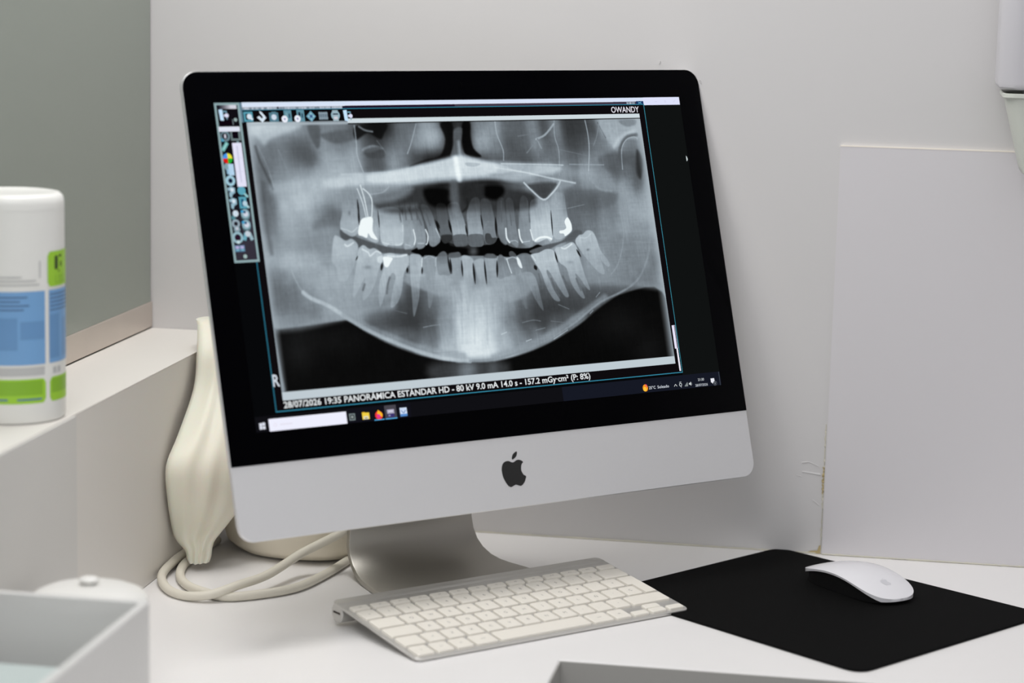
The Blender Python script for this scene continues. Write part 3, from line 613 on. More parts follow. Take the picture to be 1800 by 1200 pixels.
('l',[1834,1119,1849,1168,1836,1227,1820,1245],222,0.8,0.9,1.2100000000000002),
('l',[1937,1114,1967,1193],200,0.7,0.8,0.66),
('l',[1400,1207,1463,1229,1540,1237,1586,1225],215,1,0.7,0.8800000000000001),
('l',[1618,1236,1661,1248],200,1,0.7,0.8250000000000001),
('l',[1742,1232,1799,1235],195,1,0.7,0.77),
('l',[1616,1071,1597,1216],205,0.8,0.6,0.77),
('p',[1976,909,2067,912,2074,1011,2090,1159,2083,1203,2014,1244,1976,1208,1965,1134,1967,1036],104,1.4400000000000002,0.9,'U'),
('p',[1985,1174,2088,1174,2081,1218,2014,1244,1981,1218],45,1.2000000000000002,0.8),
('p',[2090,913,2191,897,2214,967,2244,1107,2246,1196,2227,1264,2147,1275,2103,1258,2098,1160,2091,1031],168,1.2000000000000002,0.92,'U'),
('p',[2102,1180,2248,1184,2231,1272,2147,1276,2103,1261],88,0.8800000000000001,0.85),
('p',[2347,868,2416,875,2409,1024,2411,1154,2394,1272,2325,1285,2250,1267,2258,1147,2264,1018,2294,940],162,1.4400000000000002,0.92,'U'),
('p',[2256,1184,2405,1188,2392,1272,2325,1285,2252,1267],92,0.8800000000000001,0.85),
('b',[2283,1326,2341,1329,2275,1375],115,0,0.7),
('p',[2431,886,2514,884,2540,979,2550,1130,2534,1239,2476,1272,2420,1253,2413,1154,2420,1025],130,1.4400000000000002,0.92,'U'),
('p',[2429,1184,2477,1181,2495,1217,2536,1219,2524,1253,2476,1272,2424,1255],60,0.8800000000000001,0.8),
('p',[2609,882,2668,884,2667,1034,2662,1134,2647,1264,2616,1284,2573,1240,2559,1130,2578,1001],122,1.4400000000000002,0.92,'U'),
('p',[2690,895,2761,897,2759,1088,2767,1239,2742,1313,2686,1275,2656,1244,2671,1085],128,1.2800000000000002,0.9,'U'),
('p',[2848,880,2918,893,2909,1094,2918,1266,2872,1311,2800,1276,2775,1209,2795,1090],142,1.2800000000000002,0.9,'U'),
('p',[2959,904,3132,921,3139,1134,3134,1235,3096,1279,3064,1252,2974,1277,2922,1266,2906,1195,2923,1044],192,1.04,0.92,'U'),
('l',[2649,1144,2645,1224,2667,1265],228,0.8,0.9,1.6500000000000001),
('l',[2783,1159,2784,1230,2801,1271],228,0.8,0.9,1.4300000000000002),
('l',[2903,1165,2918,1256],225,0.8,0.9,0.9900000000000001),
('l',[2665,1259,2726,1252,2753,1268],185,0.8,0.7,0.7150000000000001),
('l',[2807,1269,2880,1264],195,0.8,0.7,0.7150000000000001),
('l',[2941,1262,2993,1239,3066,1237,3112,1255],240,1.1,0.85,1.6500000000000001),
('p',[3185,861,3313,866,3316,958,3323,1081,3348,1153,3340,1199,3267,1241,3190,1264,3140,1236,3139,1134],172,1.04,0.92,'U'),
('p',[3317,1072,3346,1122,3348,1168,3333,1198,3268,1236,3253,1215,3212,1208,3215,1188,3259,1182,3290,1161,3280,1109],242,0.6400000000000001,1.0),
('p',[1206,929,1192,991,1195,1053,1210,991],26,0.9,0.9),
('p',[1210,833,1200,901,1206,967,1216,900],26,0.9,0.9),
('p',[1392,936,1384,1009,1386,1081,1395,1008],26,0.9,0.9),
('p',[1954,1046,1955,1083,1977,1115,1975,1077],26,0.9,0.9),
('p',[2079,1051,2074,1107,2090,1159,2095,1104],26,0.9,0.9),
('p',[2075,1041,2071,1096,2086,1149,2090,1094],26,0.9,0.9),
('p',[2239,1097,2234,1147,2246,1196,2252,1145],26,0.9,0.9),
('p',[2410,1014,2404,1080,2413,1144,2419,1078],26,0.9,0.9),
('p',[2557,1040,2538,1125,2543,1209,2562,1124],26,0.9,0.9),
('p',[1938,1035,1945,1097,1971,1154,1964,1092],26,0.9,0.9),
('p',[3149,1002,3134,1114,3132,1225,3147,1114],26,0.9,0.9),
('l',[1597,944,1604,1041],90,1.5,0.7,0.8800000000000001),
('l',[1764,950,1801,1078],90,1.5,0.7,0.8800000000000001),
('l',[1860,954,1885,1082],90,1.5,0.7,0.8800000000000001),
('l',[2717,986,2713,1116],90,1.5,0.7,0.8800000000000001),
('l',[2788,989,2778,1119],90,1.5,0.7,0.8800000000000001),
('l',[2915,913,2909,1094],90,1.5,0.7,0.8800000000000001),
('l',[2641,903,2617,1082],90,1.5,0.7,0.8800000000000001),
('l',[2293,871,2282,940,2232,978],40,2,0.8,1.6500000000000001),
('b',[1116,949,1131,950,1112,973],110,0,0.8),
('l',[1610,857,1601,1022],60,1.6,0.5,0.8800000000000001),
('l',[1661,858,1657,1024],60,1.6,0.5,0.8800000000000001),
('l',[1711,860,1713,1026],60,1.6,0.5,0.8800000000000001),
('l',[1761,862,1769,1028],60,1.6,0.5,0.8800000000000001),
('l',[1812,864,1825,1031],60,1.6,0.5,0.8800000000000001)]
TONE=[31,15,200,67,16,170,110,17,125,130,17,100,153,17,30,183,18,90,222,18,30,253,19,110,287,19,100,352,20,60,388,21,150,422,22,170,33,23,200,47,24,190,66,24,155,80,24,140,88,24,100,100,25,130,117,25,110,131,25,70,146,25,32,158,26,40,169,26,100,181,26,110,193,26,150,208,27,130,221,27,35,230,27,80,238,27,24,251,27,140,267,28,140,283,28,100,295,28,95,308,28,130,321,29,70,331,29,140,344,29,62,360,29,66,373,30,80,387,30,155,410,30,150,422,30,165,35,35,140,44,35,105,56,35,120,67,35,95,78,36,90,92,36,140,104,36,130,115,36,110,127,37,140,138,37,80,150,37,70,162,37,110,174,38,110,188,38,135,200,38,150,211,38,120,221,39,22,228,39,90,236,39,18,251,39,150,266,40,130,281,40,85,296,40,95,311,41,140,322,41,90,332,41,115,348,41,72,361,42,80,371,42,110,383,42,120,396,42,170,410,43,120,418,43,105,426,43,160,36,47,115,46,47,110,57,48,130,68,48,88,82,48,86,99,49,155,113,49,150,125,49,165,136,50,92,148,50,85,160,50,145,172,51,120,183,51,70,198,51,40,210,51,30,221,52,60,229,52,170,238,52,60,249,52,50,263,53,90,278,53,90,294,54,85,310,54,100,326,54,110,346,55,100,362,55,120,375,56,130,389,56,100,400,56,85,412,57,95,421,57,70,427,57,160,36,58,105,44,59,120,55,59,135,69,59,140,89,60,160,109,60,170,315,66,160,337,67,150,360,67,160,377,68,130,392,68,95,407,69,110,420,69,70,428,69,160,38,69,105,51,70,150,68,70,168,87,71,168,104,72,160,121,72,165,142,73,150,156,73,145,171,74,120,183,74,80,195,74,40,207,75,26,219,75,70,231,76,40,246,76,25,259,77,30,271,77,70,284,77,90,300,78,130,311,78,70,325,79,130,342,79,110,361,80,140,381,80,145,401,81,145,416,82,100,428,82,160,38,81,100,52,81,170,69,82,180,85,82,170,100,83,150,114,83,145,131,84,150,149,85,150,166,85,125,181,86,80,196,86,50,211,87,70,229,87,80,244,88,70,263,89,75,279,89,110,298,90,140,323,91,150,339,91,90,359,92,85,379,93,110,399,93,150,416,94,150,427,94,170,37,92,105,53,92,172,70,93,168,84,94,130,95,94,90,106,94,130,337,103,105,357,104,108,377,105,125,397,106,150,414,106,160,426,107,165,37,103,118,52,103,160,68,104,150,85,105,140,96,105,140,105,106,120,337,115,105,355,116,118,375,117,138,395,118,145,411,119,145,427,119,150,129,95,135,153,96,140,170,97,120,188,98,85,200,98,80,218,99,85,236,99,85,255,100,80,274,101,95,293,102,130,318,103,150,128,107,135,151,108,140,168,108,120,186,109,85,198,110,80,216,110,85,235,111,85,253,112,80,272,113,95,291,113,130,316,115,150,37,118,140,52,118,150,69,119,140,85,120,135,378,133,130,395,134,128,412,135,132,425,136,128,36,132,160,50,133,172,67,134,165,83,135,150,100,136,150,359,149,140,379,150,130,395,151,128,412,152,125,425,152,112,36,145,118,48,145,135,62,146,155,81,147,160,98,148,158,115,149,150,133,150,150,150,151,150,162,152,120,176,152,150,191,153,165,206,154,150,221,155,130,236,156,128,252,156,150,270,158,150,286,158,120,308,160,130,331,161,130,353,162,140,373,163,135,390,164,125,410,165,120,425,166,130,36,157,104,49,158,112,60,158,135,80,160,155,96,161,155,113,162,150,131,163,145,145,163,140,160,164,70,171,165,85,183,166,130,198,166,160,213,167,170,228,168,170,244,169,160,259,170,150,275,171,120,290,172,85,309,173,85,328,174,85,351,175,85,371,177,90,391,178,85,36,169,110,50,170,118,67,171,128,83,172,150,100,173,150,117,174,140,134,175,110,149,176,75,163,177,65,178,178,95,193,179,140,211,180,175,226,181,180,241,182,165,257,183,135,272,184,90,288,185,65,307,186,62,326,187,70,346,188,85,36,182,150,51,183,150,104,186,150,121,187,90,138,188,72,156,189,60,173,191,80,191,192,140,209,193,190,224,194,195,239,195,175,255,196,125,270,197,80,289,198,68,308,199,90,327,201,120,136,201,120,154,202,95,174,203,105,192,205,160,210,206,210,228,207,210,246,208,170,262,209,130,280,211,120,299,212,130,169,216,140,190,217,180,211,219,212,229,220,205,250,222,165,269,223,140]

X0, X1, Y0, Y1, RES = 27.3, 427.7, 15.2, 244.6, 0.5
nx, ny = int((X1-X0)/RES)+1, int((Y1-Y0)/RES)+1
gx = np.linspace(X0, X1, nx); gy = np.linspace(Y0, Y1, ny)
img = np.full((ny, nx), 140.0)
rng = np.random.default_rng(7)
def noise2(sx, sy, amp):
    gw, gh = int((X1-X0)/sx)+3, int((Y1-Y0)/sy)+3; g0 = rng.normal(0, 1, (gh, gw))
    fx = (gx-X0)/sx; fy = (gy-Y0)/sy; ix = fx.astype(int); iy = fy.astype(int); tx = fx-ix; ty = fy-iy
    tx = tx*tx*(3-2*tx); ty = ty*ty*(3-2*ty)
    a = g0[np.ix_(iy, ix)]*(1-tx)+g0[np.ix_(iy, ix+1)]*tx; b = g0[np.ix_(iy+1, ix)]*(1-tx)+g0[np.ix_(iy+1, ix+1)]*tx
    return amp*(a*(1-ty[:, None])+b*ty[:, None])
def segdist(px, py, P, closed):
    d = np.full(px.shape, 1e9); n = len(P)
    for i in range(n if closed else n-1):
        (ax, ay), (bx, by) = P[i], P[(i+1) % n]; dx, dy = bx-ax, by-ay; L = dx*dx+dy*dy+1e-9
        t = np.clip(((px-ax)*dx+(py-ay)*dy)/L, 0, 1); np.minimum(d, (px-ax-t*dx)**2+(py-ay-t*dy)**2, out=d)
    return np.sqrt(d)
def inside(px, py, P):
    c = np.zeros(px.shape, bool); n = len(P)
    for i in range(n):
        (ax, ay), (bx, by) = P[i], P[(i+1) % n]
        if ay == by: continue
        c ^= ((ay > py) != (by > py)) & (px < (bx-ax)*(py-ay)/(by-ay)+ax)
    return c
def smooth(P, closed):                           # interpolating spline through the drawn points
    n = len(P); out = []
    for i in range(n if closed else n-1):
        a, b, c, d = [P[(i+k) % n] if closed else P[min(max(i+k, 0), n-1)] for k in (-1, 0, 1, 2)]
        for k in range(4):
            t = k/4; out.append(tuple(.5*(2*b[q]+(c[q]-a[q])*t+(2*a[q]-5*b[q]+4*c[q]-d[q])*t*t+(3*b[q]-3*c[q]+d[q]-a[q])*t**3) for q in (0, 1)))
    return out if closed else out+[P[-1]]
def chaikin(P, closed, it=2):
    return smooth(P, closed) if len(P) > 2 else P
    for _ in range(it):
        Q = []; n = len(P)
        for i in range(n if closed else n-1):
            a, b = P[i], P[(i+1) % n]; Q += [(a[0]*.75+b[0]*.25, a[1]*.75+b[1]*.25), (a[0]*.25+b[0]*.75, a[1]*.25+b[1]*.75)]
        if not closed: Q = [P[0]]+Q+[P[-1]]
        P = Q
    return P
num = np.zeros_like(img); den = np.full_like(img, 1e-6)
for i in range(0, len(TONE), 3):
    d2 = ((gx-TONE[i])/8.0)[None, :]**2+((gy-TONE[i+1])/8.5)[:, None]**2; w = np.exp(-d2)+.002/(1+d2)**2
    num += w*TONE[i+2]; den += w
img = num/den
for it in XR:
    k = it[0]; P = [(it[1][i]/10, it[1][i+1]/10) for i in range(0, len(it[1]), 2)]; val = it[2]
    if k == 'b': c, r1, r2 = P; R = max(math.dist(c, r1), math.dist(c, r2))*1.9; bb = (c[0]-R, c[0]+R, c[1]-R, c[1]+R)
    else:
        soft = it[3]; m_ = soft*1.5+(it[5] if k == 'l' else 0)+1
        bb = (min(p[0] for p in P)-m_, max(p[0] for p in P)+m_, min(p[1] for p in P)-m_, max(p[1] for p in P)+m_)
    i0, i1 = np.searchsorted(gx, bb[0]), np.searchsorted(gx, bb[1]); j0, j1 = np.searchsorted(gy, bb[2]), np.searchsorted(gy, bb[3])
    if i1 <= i0 or j1 <= j0: continue
    px, py = np.meshgrid(gx[i0:i1], gy[j0:j1])
    if k == 'b':
        ex = (r1[0]-c[0], r1[1]-c[1]); ey = (r2[0]-c[0], r2[1]-c[1]); det = ex[0]*ey[1]-ex[1]*ey[0]
        a = ((px-c[0])*ey[1]-(py-c[1])*ey[0])/det; b = ((py-c[1])*ex[0]-(px-c[0])*ex[1])/det
        w = it[4]*np.exp(-(a*a+b*b)*1.3)
    elif k == 'p':
        Q = chaikin(P, True); d = segdist(px, py, Q, True); d = np.where(inside(px, py, Q), d, -d)
        t = np.clip(d/(soft*1.3)+.5, 0, 1); w = it[4]*t*t*(3-2*t)
        if len(it) > 5:                           # roots fade into the bone
            t0, t1 = min(p[1] for p in Q), max(p[1] for p in Q)
            f = (py-t0)/(.62*(t1-t0)) if it[5] == 'U' else (t1-py)/(.75*(t1-t0))
            w = w*np.clip(f, .18 if it[5] == 'U' else .45, 1)
    else:
        Q = chaikin(P, False); d = segdist(px, py, Q, False); t = np.clip((it[5]/2-d)/(soft*1.3)+.5, 0, 1); w = it[4]*t*t*(3-2*t)
        nrm_ = min(1.0, 1.0); w = w*nrm_
    img[j0:j1, i0:i1] = img[j0:j1, i0:i1]*(1-w)+val*w
tex = noise2(2.2, 2.2, 1.6)+noise2(1.0, 14, 1.8)+noise2(20, 1.2, 1.2)+noise2(8, 8, 2.0)+rng.normal(0, .7, img.shape)
img = img+tex*np.clip(img/120, .15, 1.1)
img = 126+(img-122)*1.16
GX, GY = np.meshgrid(gx, gy)
def fade(d, w): return np.clip(1-d/w, 0, 1)**1.2
e = fade(GX-X0, 6.5); img = img*(1-e*.8)+178*e*.8
e = fade(X1-GX, 9)*(GY > 20); img = img*(1-e*.85)+182*e*.85
e = (GY > 237.6)*1.0; img = img*(1-e)+204*e
e = ((GY < 19) & (GX > 121.5))*1.0; img = img*(1-e)+(218)*e
img = np.where((GY >= 19) & (GY < 20.2) & (GX > 121), img*.35, img)
e = ((GY < 20.5) & (GX <= 121.5))*fade(abs(GY-18.8), 2.2); img = img*(1-e)+186*e
img = np.clip(img, 6, 248)
img = np.where((GY < 16.8) & (GX <= 121.5), 10, img)
# bluish monitor tint
t = img/255.0
tint = 4*t*(1-t)
rgb = np.stack([img*(1-.060*tint-.03*t), img*(1-.008*tint), img*(1+.045*tint-.0*t)], -1)/255
rgb = np.clip(rgb, 0, 1); lrgb = np.where(rgb <= .04045, rgb/12.92, ((rgb+.055)/1.055)**2.4)
e0 = np.array(SC(0, 0, -1.0)); es = np.array(SC(1, 0, -1.0))-e0; et = np.array(SC(0, 1, -1.0))-e0
co = (e0+GX[..., None]*es+GY[..., None]*et).reshape(-1, 3)*S
idx = np.arange(nx*ny).reshape(ny, nx)
fc = np.stack([idx[1:, :-1], idx[1:, 1:], idx[:-1, 1:], idx[:-1, :-1]], -1).reshape(-1, 4)
me = bpy.data.meshes.new('xray_picture'); me.vertices.add(len(co)); me.vertices.foreach_set('co', co.ravel().astype(np.float32))
me.loops.add(fc.size); me.loops.foreach_set('vertex_index', fc.ravel().astype(np.int32)); me.polygons.add(len(fc))
me.polygons.foreach_set('loop_start', (np.arange(len(fc))*4).astype(np.int32)); me.update(calc_edges=True)
at = me.color_attributes.new('Col', 'FLOAT_COLOR', 'POINT')
at.data.foreach_set('color', np.concatenate([lrgb.reshape(-1, 3), np.ones((nx*ny, 1))], 1).astype(np.float32).ravel())
me.materials.append(emat)
xo = bpy.data.objects.new('xray_picture', me); col.objects.link(xo); xo.parent = screen

# ------------------------------------------------------------------ keyboard
kb = empty('keyboard', (3.41, -32.15, 0), 0.79695); tag(kb, 'slim aluminium keyboard with white keys, in front of the computer', 'keyboard')
SL, Z0 = 0.1363, 3.0
def K(u_, v_, d=0.0): return (u_, v_, Z0+SL*(v_+65)+d)
mb = MB(); rings = []
for d, i in ((-2.6, .5), (-2.2, 0), (-.4, 0), (0, .4)): rings.append([K(x, y, d) for x, y in rrect(280-2*i, 128-2*i, 6-i, 6)])
mb.loft(rings).build('top_plate', M['kb_alu'], kb, True)
mb = MB(); R_ = 8.6; cz = Z0+SL*124-R_+.2
prof_ = [(R_*math.cos(a), R_*math.sin(a)) for a in [math.radians(x) for x in range(0, 360, 15)]]
mb.loft([[(x, 56+py*k, cz+pz*k) for py, pz in prof_] for x, k in ((-139.6, .9), (-138.8, 1), (138.8, 1), (139.6, .9))])
mb.build('battery_tube', M['kb_alu'], kb, True)
mb = MB(); mb.box(-140.0, 51, cz-.5, -139.55, 61, cz+1.0); mb.build('tube_slot', M['gap'], kb)
MB().box(-130, -62.5, 0.1, -120, -56, 0.9).build('rubber_foot', M['black'], kb)
U1 = 19.05
def keymesh(x0, v0, w, h, legend=None, poly=None):
    mb = MB()
    if poly is None:
        cx_, cy_ = x0+w/2, v0+h/2
        mb.loft([[K(cx_+x, cy_+y, d) for x, y in rrect(w-2*i, h-2*i, 1.6, 3)] for d, i in ((0.05, 0), (1.5, .1), (1.85, .55))])
    else:
        mb.loft([[K(x, y, d) for x, y in poly] for d in (0.05, 1.8)])
        cx_, cy_ = x0+w/2, v0+h/2
    if legend:
        vs, fs = text_mesh(legend); xs = [v[0] for v in vs]; ys = [v[1] for v in vs]
        sz = 4.6 if len(legend) == 1 else 2.6
        k = sz if h > 10 else 2.6; ox = -(min(xs)+max(xs))/2*k; oy = -(min(ys)+max(ys))/2*k
        mb.add([K(cx_+ox+v[0]*k, cy_+oy+v[1]*k, 1.9) for v in vs], fs, 1)
    return mb.build('key', [M['key'], M['legend']], kb, False)
L0 = -136.7; G_ = 2.85
V = lambda r: -61+U1*r
w0 = (273.4+G_)/14
for i, t_ in enumerate(['esc']+['F%d' % k for k in range(1, 13)]+[None]): keymesh(L0+i*w0, V(5), w0-G_, 8.2, t_)
def row(r, items, h=16.2):
    x = 0
    for wu, t_ in items: keymesh(L0+x*U1, V(r), wu*U1-G_, h, t_); x += wu
row(4, [(1, c) for c in "º1234567890'¡"]+[(1.5, None)])
row(3, [(1.5, None)]+[(1, c) for c in "QWERTYUIOP`+"])
row(2, [(1.75, None)]+[(1, c) for c in "ASDFGHJKLÑ´Ç"])
row(1, [(1.25, None)]+[(1, c) for c in "<ZXCVBNM,.-"]+[(2.25, None)])
row(0, [(1, 'fn'), (1, 'ctrl'), (1, 'alt'), (1.25, 'cmd'), (5, None), (1.25, 'cmd'), (1, 'alt')])
xe = L0+13.5*U1; xr = L0+14.5*U1-G_; xl = L0+13.75*U1
keymesh(xe, V(2), xr-xe, 35.2, None, poly=[(xl, V(2)), (xr, V(2)), (xr, V(3)+16.2), (xe, V(3)+16.2), (xe, V(3)), (xl, V(3))])
xa = L0+11.5*U1
keymesh(xa, V(0), 16.2, 7.6); keymesh(xa+U1, V(0), 16.2, 7.8); keymesh(xa+U1, V(0)+8.4, 16.2, 7.8); keymesh(xa+2*U1, V(0), 16.2, 7.6)

# ------------------------------------------------------------------ mouse mat and mouse
L_, T_, R2, B_ = Vector((64.6, 64.1)), Vector((210, 266)), Vector((450, 88)), Vector((294, -123))
def rquad(P, r, n=6):
    out = []
    for i in range(4):
        p = P[i]; a = (P[i-1]-p).normalized()*r; b = (P[(i+1) % 4]-p).normalized()*r
        for k in range(n+1):
            t = k/n; out.append(p+a*(1-t)**2+b*t*t)
    return out
Q = rquad([L_, B_, R2, T_], 17)
cen = sum(Q, Vector((0, 0)))/len(Q)
mp = empty('mouse_mat', (cen.x, cen.y, 0)); tag(mp, 'thin black cloth mouse mat with rounded corners under the white mouse', 'mouse mat')
rel = [(q.x-cen.x, q.y-cen.y) for q in Q]
MB().loft([[(x*s, y*s, z) for x, y in rel] for z, s in ((.1, 1), (.7, 1))]).build('rubber_base', M['black'], mp)
MB().loft([[(x*s, y*s, z) for x, y in rel] for z, s in ((.7, 1), (1.6, 1), (2.0, .997))]).build('cloth_top', M['fabric'], mp)

ms = empty('computer_mouse', (287.5, 129.5, 2.0), math.radians(-48)); tag(ms, 'low glossy white wireless mouse on the black mat', 'mouse')
def mouse_shell(zlo, top, inset=0):
    mb = MB(); nxm, nym = 28, 16; rings = []
    Lh, Wh = 56.7-inset, 28.5-inset
    def half(x):                                   # half width of the plan at x
        t = abs(x)/Lh; return Wh*max(0, 1-t**4.2)**.40
    for i in range(nxm+1):
        a = -math.cos(math.pi*i/nxm); x = Lh*a*.9995; w = max(half(x), 2.0); ring = []
        for j in range(nym+1):
            b = -1+2*j/nym; y = w*math.sin(b*math.pi/2); ring.append((x, y, top(x, y/Wh)))
        for j in range(nym, -1, -1):
            b = -1+2*j/nym; y = w*math.sin(b*math.pi/2)*.985; ring.append((x, y, zlo(x)))
        rings.append(ring)
    return mb.loft(rings)
arch = lambda x: 21.0-13.2*(abs(x+4)/56)**2.0
mouse_shell(lambda x: max(arch(x)-5.2, 3.0), lambda x, y: arch(x)-3.4*abs(y)**2.4).build('top_shell', M['mouse'], ms, True, 60)
mouse_shell(lambda x: .3+1.2*(abs(x)/50)**6, lambda x, y: max(arch(x)-5.0, 3.1), 3.0).build('base', M['black'], ms, True, 60)
mb = MB()
for L in (APPLE_BODY, APPLE_LEAF):
    P = [(-(b-322)*.36, -(a-238)*.36) for a, b in L]
    mb.add([(34+x*-1, -y, arch(34-x)-3.4*abs(y/28.5)**2.4+.12) for x, y in P], [tuple(range(len(P)))])
mb.build('logo', M['mouse_logo'], ms)

# ------------------------------------------------------------------ cables beside the foot
def cable(name, pts, label):
    P = catmull(pts, 8); t = empty(name, (pts[0][0], pts[0][1], 0)); tag(t, label, 'cable', 'white cables looped beside the computer')
    o = P[0].copy(); o.z = 0
    tube([p-o for p in P], 4.0).build('cord', M['cable'], t, True, 80); return t
cable('cable', [(-318, 150, 5), (-320.3, 126, 5), (-320.6, 98, 6), (-320.4, 50, 7), (-317, 6, 5.5), (-300, -30, 4.2), (-278.7, -47.7, 4.2), (-256, -49, 7), (-236, -33, 12.5), (-219.6, 1, 14), (-204, 50, 21), (-190, 62, 28), (-171, 72, 38), (-150, 94, 52), (-126, 122, 74)], 'white cable whose loop lies outermost and rises behind the foot')
cable('cable', [(-309, 147, 4.5), (-311, 116, 4.3), (-311.5, 82, 4.2), (-311, 48, 4.2), (-302, 12, 4.2), (-286, -16, 4.2), (-264, -34, 4.2), (-242.6, -42.2, 4.2), (-217, -26.1, 4.2), (-194, 1, 4.2), (-182, 44, 4.2), (-174, 95, 4.2), (-166, 176, 4.2)], 'white cable lying flat on the desk inside the outer loop')

# ------------------------------------------------------------------ wrapped cushion behind the computer
bg_ = empty('stuffed_bag', (-222, 172, 0)); tag(bg_, 'cream plastic bag stuffed full and tied, in the corner behind the computer', 'bag')
def ripple(a, z, s): return 1+s*(math.sin(5*a+z*.02)+.6*math.sin(9*a-z*.035+1)+.4*math.sin(14*a+z*.05))
rings = []
for z, r, ox, oy in ((.4, 60, 0, 0), (3, 74, 0, 0), (10, 82, 0, 0), (24, 86, 0, 0), (50, 86, -3, 0), (90, 82, -8, 2), (130, 76, -16, 6), (165, 66, -24, 12), (190, 52, -30, 18), (208, 34, -34, 22), (216, 12, -36, 24)):
    rings.append([((ox+r*ripple(a, z, .008)*math.cos(a)), min(oy+r*ripple(a, z, .008)*math.sin(a), 84), z) for a in [2*math.pi*k/72 for k in range(72)]])
MB().loft(rings).build('cushion', M['cushion'], bg_, True, 80)
# loose film: rows from top to the tied end; (left xyz),(right xyz)
rows = [((-327.5, 142, 212), (-288, 176, 210)), ((-325.5, 136, 206), (-278, 165, 204)), ((-320.5, 118, 187), (-266, 138, 185)), ((-318, 100, 156), (-262, 116, 152)), ((-318, 54, 122), (-258, 86, 118)), ((-321, 30, 98.6), (-258, 72, 92)), ((-321, 34, 67), (-262, 68, 61)), ((-320.9, 48, 36), (-272, 64, 44)), ((-317.4, 50, 26), (-279.2, 60, 34)), ((-309.9, 50, 17.7), (-284.9, 56, 25)), ((-308, 50, 10.5), (-286.5, 54, 13)), ((-306, 50, 6.5), (-288, 53, 8))]
LP = catmull([r[0] for r in rows], 5); RP = catmull([r[1] for r in rows], 5)
rings = []; n = 22
for q, (a, b) in enumerate(zip(LP, RP)):
    f = q/(len(LP)-1); d = (b-a); w = d.length; ring = []; nn = Vector((d.y, -d.x, 0)).normalized()
    puff = 6+5*math.sin(math.pi*min(1, f*1.1)); back = 20*(1-f)+9
    for k in range(n+1):
        s = k/n; e_ = math.sin(math.pi*s)**.5; wr = 1.6*math.sin(7.5*s*math.pi+f*6)*(.35+f)+1.1*math.sin(13*s+f*15)
        ring.append(tuple(a.lerp(b, s)+nn*(puff*e_+wr*math.sin(math.pi*s))))
    for k in range(n-1, 0, -1):
        s = k/n; ring.append(tuple(a.lerp(b, s)-nn*(back*math.sin(math.pi*s)**.6)))
    rings.append([(x+222, y-172, z) for x, y, z in ring])
MB().loft(rings).build('wrapping_film', M['bag'], bg_, True, 80)

# ------------------------------------------------------------------ wipe canister on the ledge
bt = empty('wipes_canister', (-368, -205, 184.9)); tag(bt, 'tall white canister with blue and green labels on the left ledge', 'canister')
lathe([(36, 0), (39, .8), (40.2, 3.5), (40.4, 20), (40.2, 100), (40.1, 164.0)], 64).build('body', M['bottle'], bt, True, 50)
lathe([(40.1, 164.1), (40.1, 164.6), (40, 169), (39.2, 173), (36.5, 175.6), (33, 176.2), (32, 175.6), (0.5, 175.6)], 64).build('lid', M['bottle'], bt, True, 50)
view = math.atan2(-1878+205, 303+368)             # direction from the canister towards the viewer's side of the room
def patch(mb, a0, a1, z0, z1, off, mi, r=0.0, base=40.4):
    n = max(3, int(abs(a1-a0)/2.5)); A0, A1 = view+math.radians(a0), view+math.radians(a1); R_ = base+off
    if r <= 0:
        vs = []; fs = []
        for k in range(n+1):
            a = A0+(A1-A0)*k/n; vs += [(R_*math.cos(a), R_*math.sin(a), z0), (R_*math.cos(a), R_*math.sin(a), z1)]
        for k in range(n): fs.append((2*k, 2*k+2, 2*k+3, 2*k+1))
        mb.add(vs, fs, mi); return
    W = (A1-A0)*R_; cols = []
    N_ = 26
    for k in range(N_+1):
        s = W*k/N_; dd = min(s, W-s); c = 0 if dd >= r else r-math.sqrt(max(0, r*r-(r-dd)**2)); a = A0+s/R_
        cols.append(((R_*math.cos(a), R_*math.sin(a), z0+c), (R_*math.cos(a), R_*math.sin(a), z1-c)))
    vs = [p for c in cols for p in c]; mb.add(vs, [(2*k, 2*k+2, 2*k+3, 2*k+1) for k in range(N_)], mi)
mb = MB()
patch(mb, -36, 37, 46.5, 103, .12, 0); patch(mb, 42.5, 112, 46.5, 103, .12, 0)
patch(mb, -36, 5, 58, 83, .2, 1); patch(mb, 8, 36, 66, 80, .18, 1)
patch(mb, 43, 60, 50, 84, .18, 1); patch(mb, 66, 108, 50, 80, .18, 1)
for k, z in enumerate((98, 94.8, 91.6, 88.4)): patch(mb, -34, (16, 8, 18, 12)[k], z, z+1.3, .22, 2)
for k, z in enumerate((99, 96, 93, 90, 87)): patch(mb, 44, (92, 100, 88, 96, 90)[k], z, z+1.2, .22, 2)
mb.build('blue_label', [M['lab_blue'], M['lab_dblue'], M['lab_ink']], bt, True)
bt_l = MB(); patch(bt_l, 41, 112, 105.5, 132.5, .12, 0, 3.5)
patch(bt_l, 52, 58, 118, 129, .2, 1, 2.0); patch(bt_l, 60, 66, 127.5, 129.3, .2, 1); patch(bt_l, 63, 66.5, 120, 124, .2, 1); patch(bt_l, 59, 61, 116, 118, .2, 1)
for a, b, z0, z1 in ((53, 54.4, 107.5, 113.5), (53, 57, 107.5, 108.8), (59.5, 61, 107.5, 113.5), (63.5, 65, 107.5, 113.5), (59.5, 65, 107.5, 108.6), (59.5, 65, 112.4, 113.5), (68, 69.6, 107.5, 113.5), (68, 74, 107.5, 108.6), (68, 74, 112.4, 113.5), (72.4, 74, 107.5, 110.5)):
    patch(bt_l, a, b, z0, z1, .22, 2)
bt_l.build('green_label', [M['lab_green'], M['lab_black'], M['lab_dgreen']], bt, True)
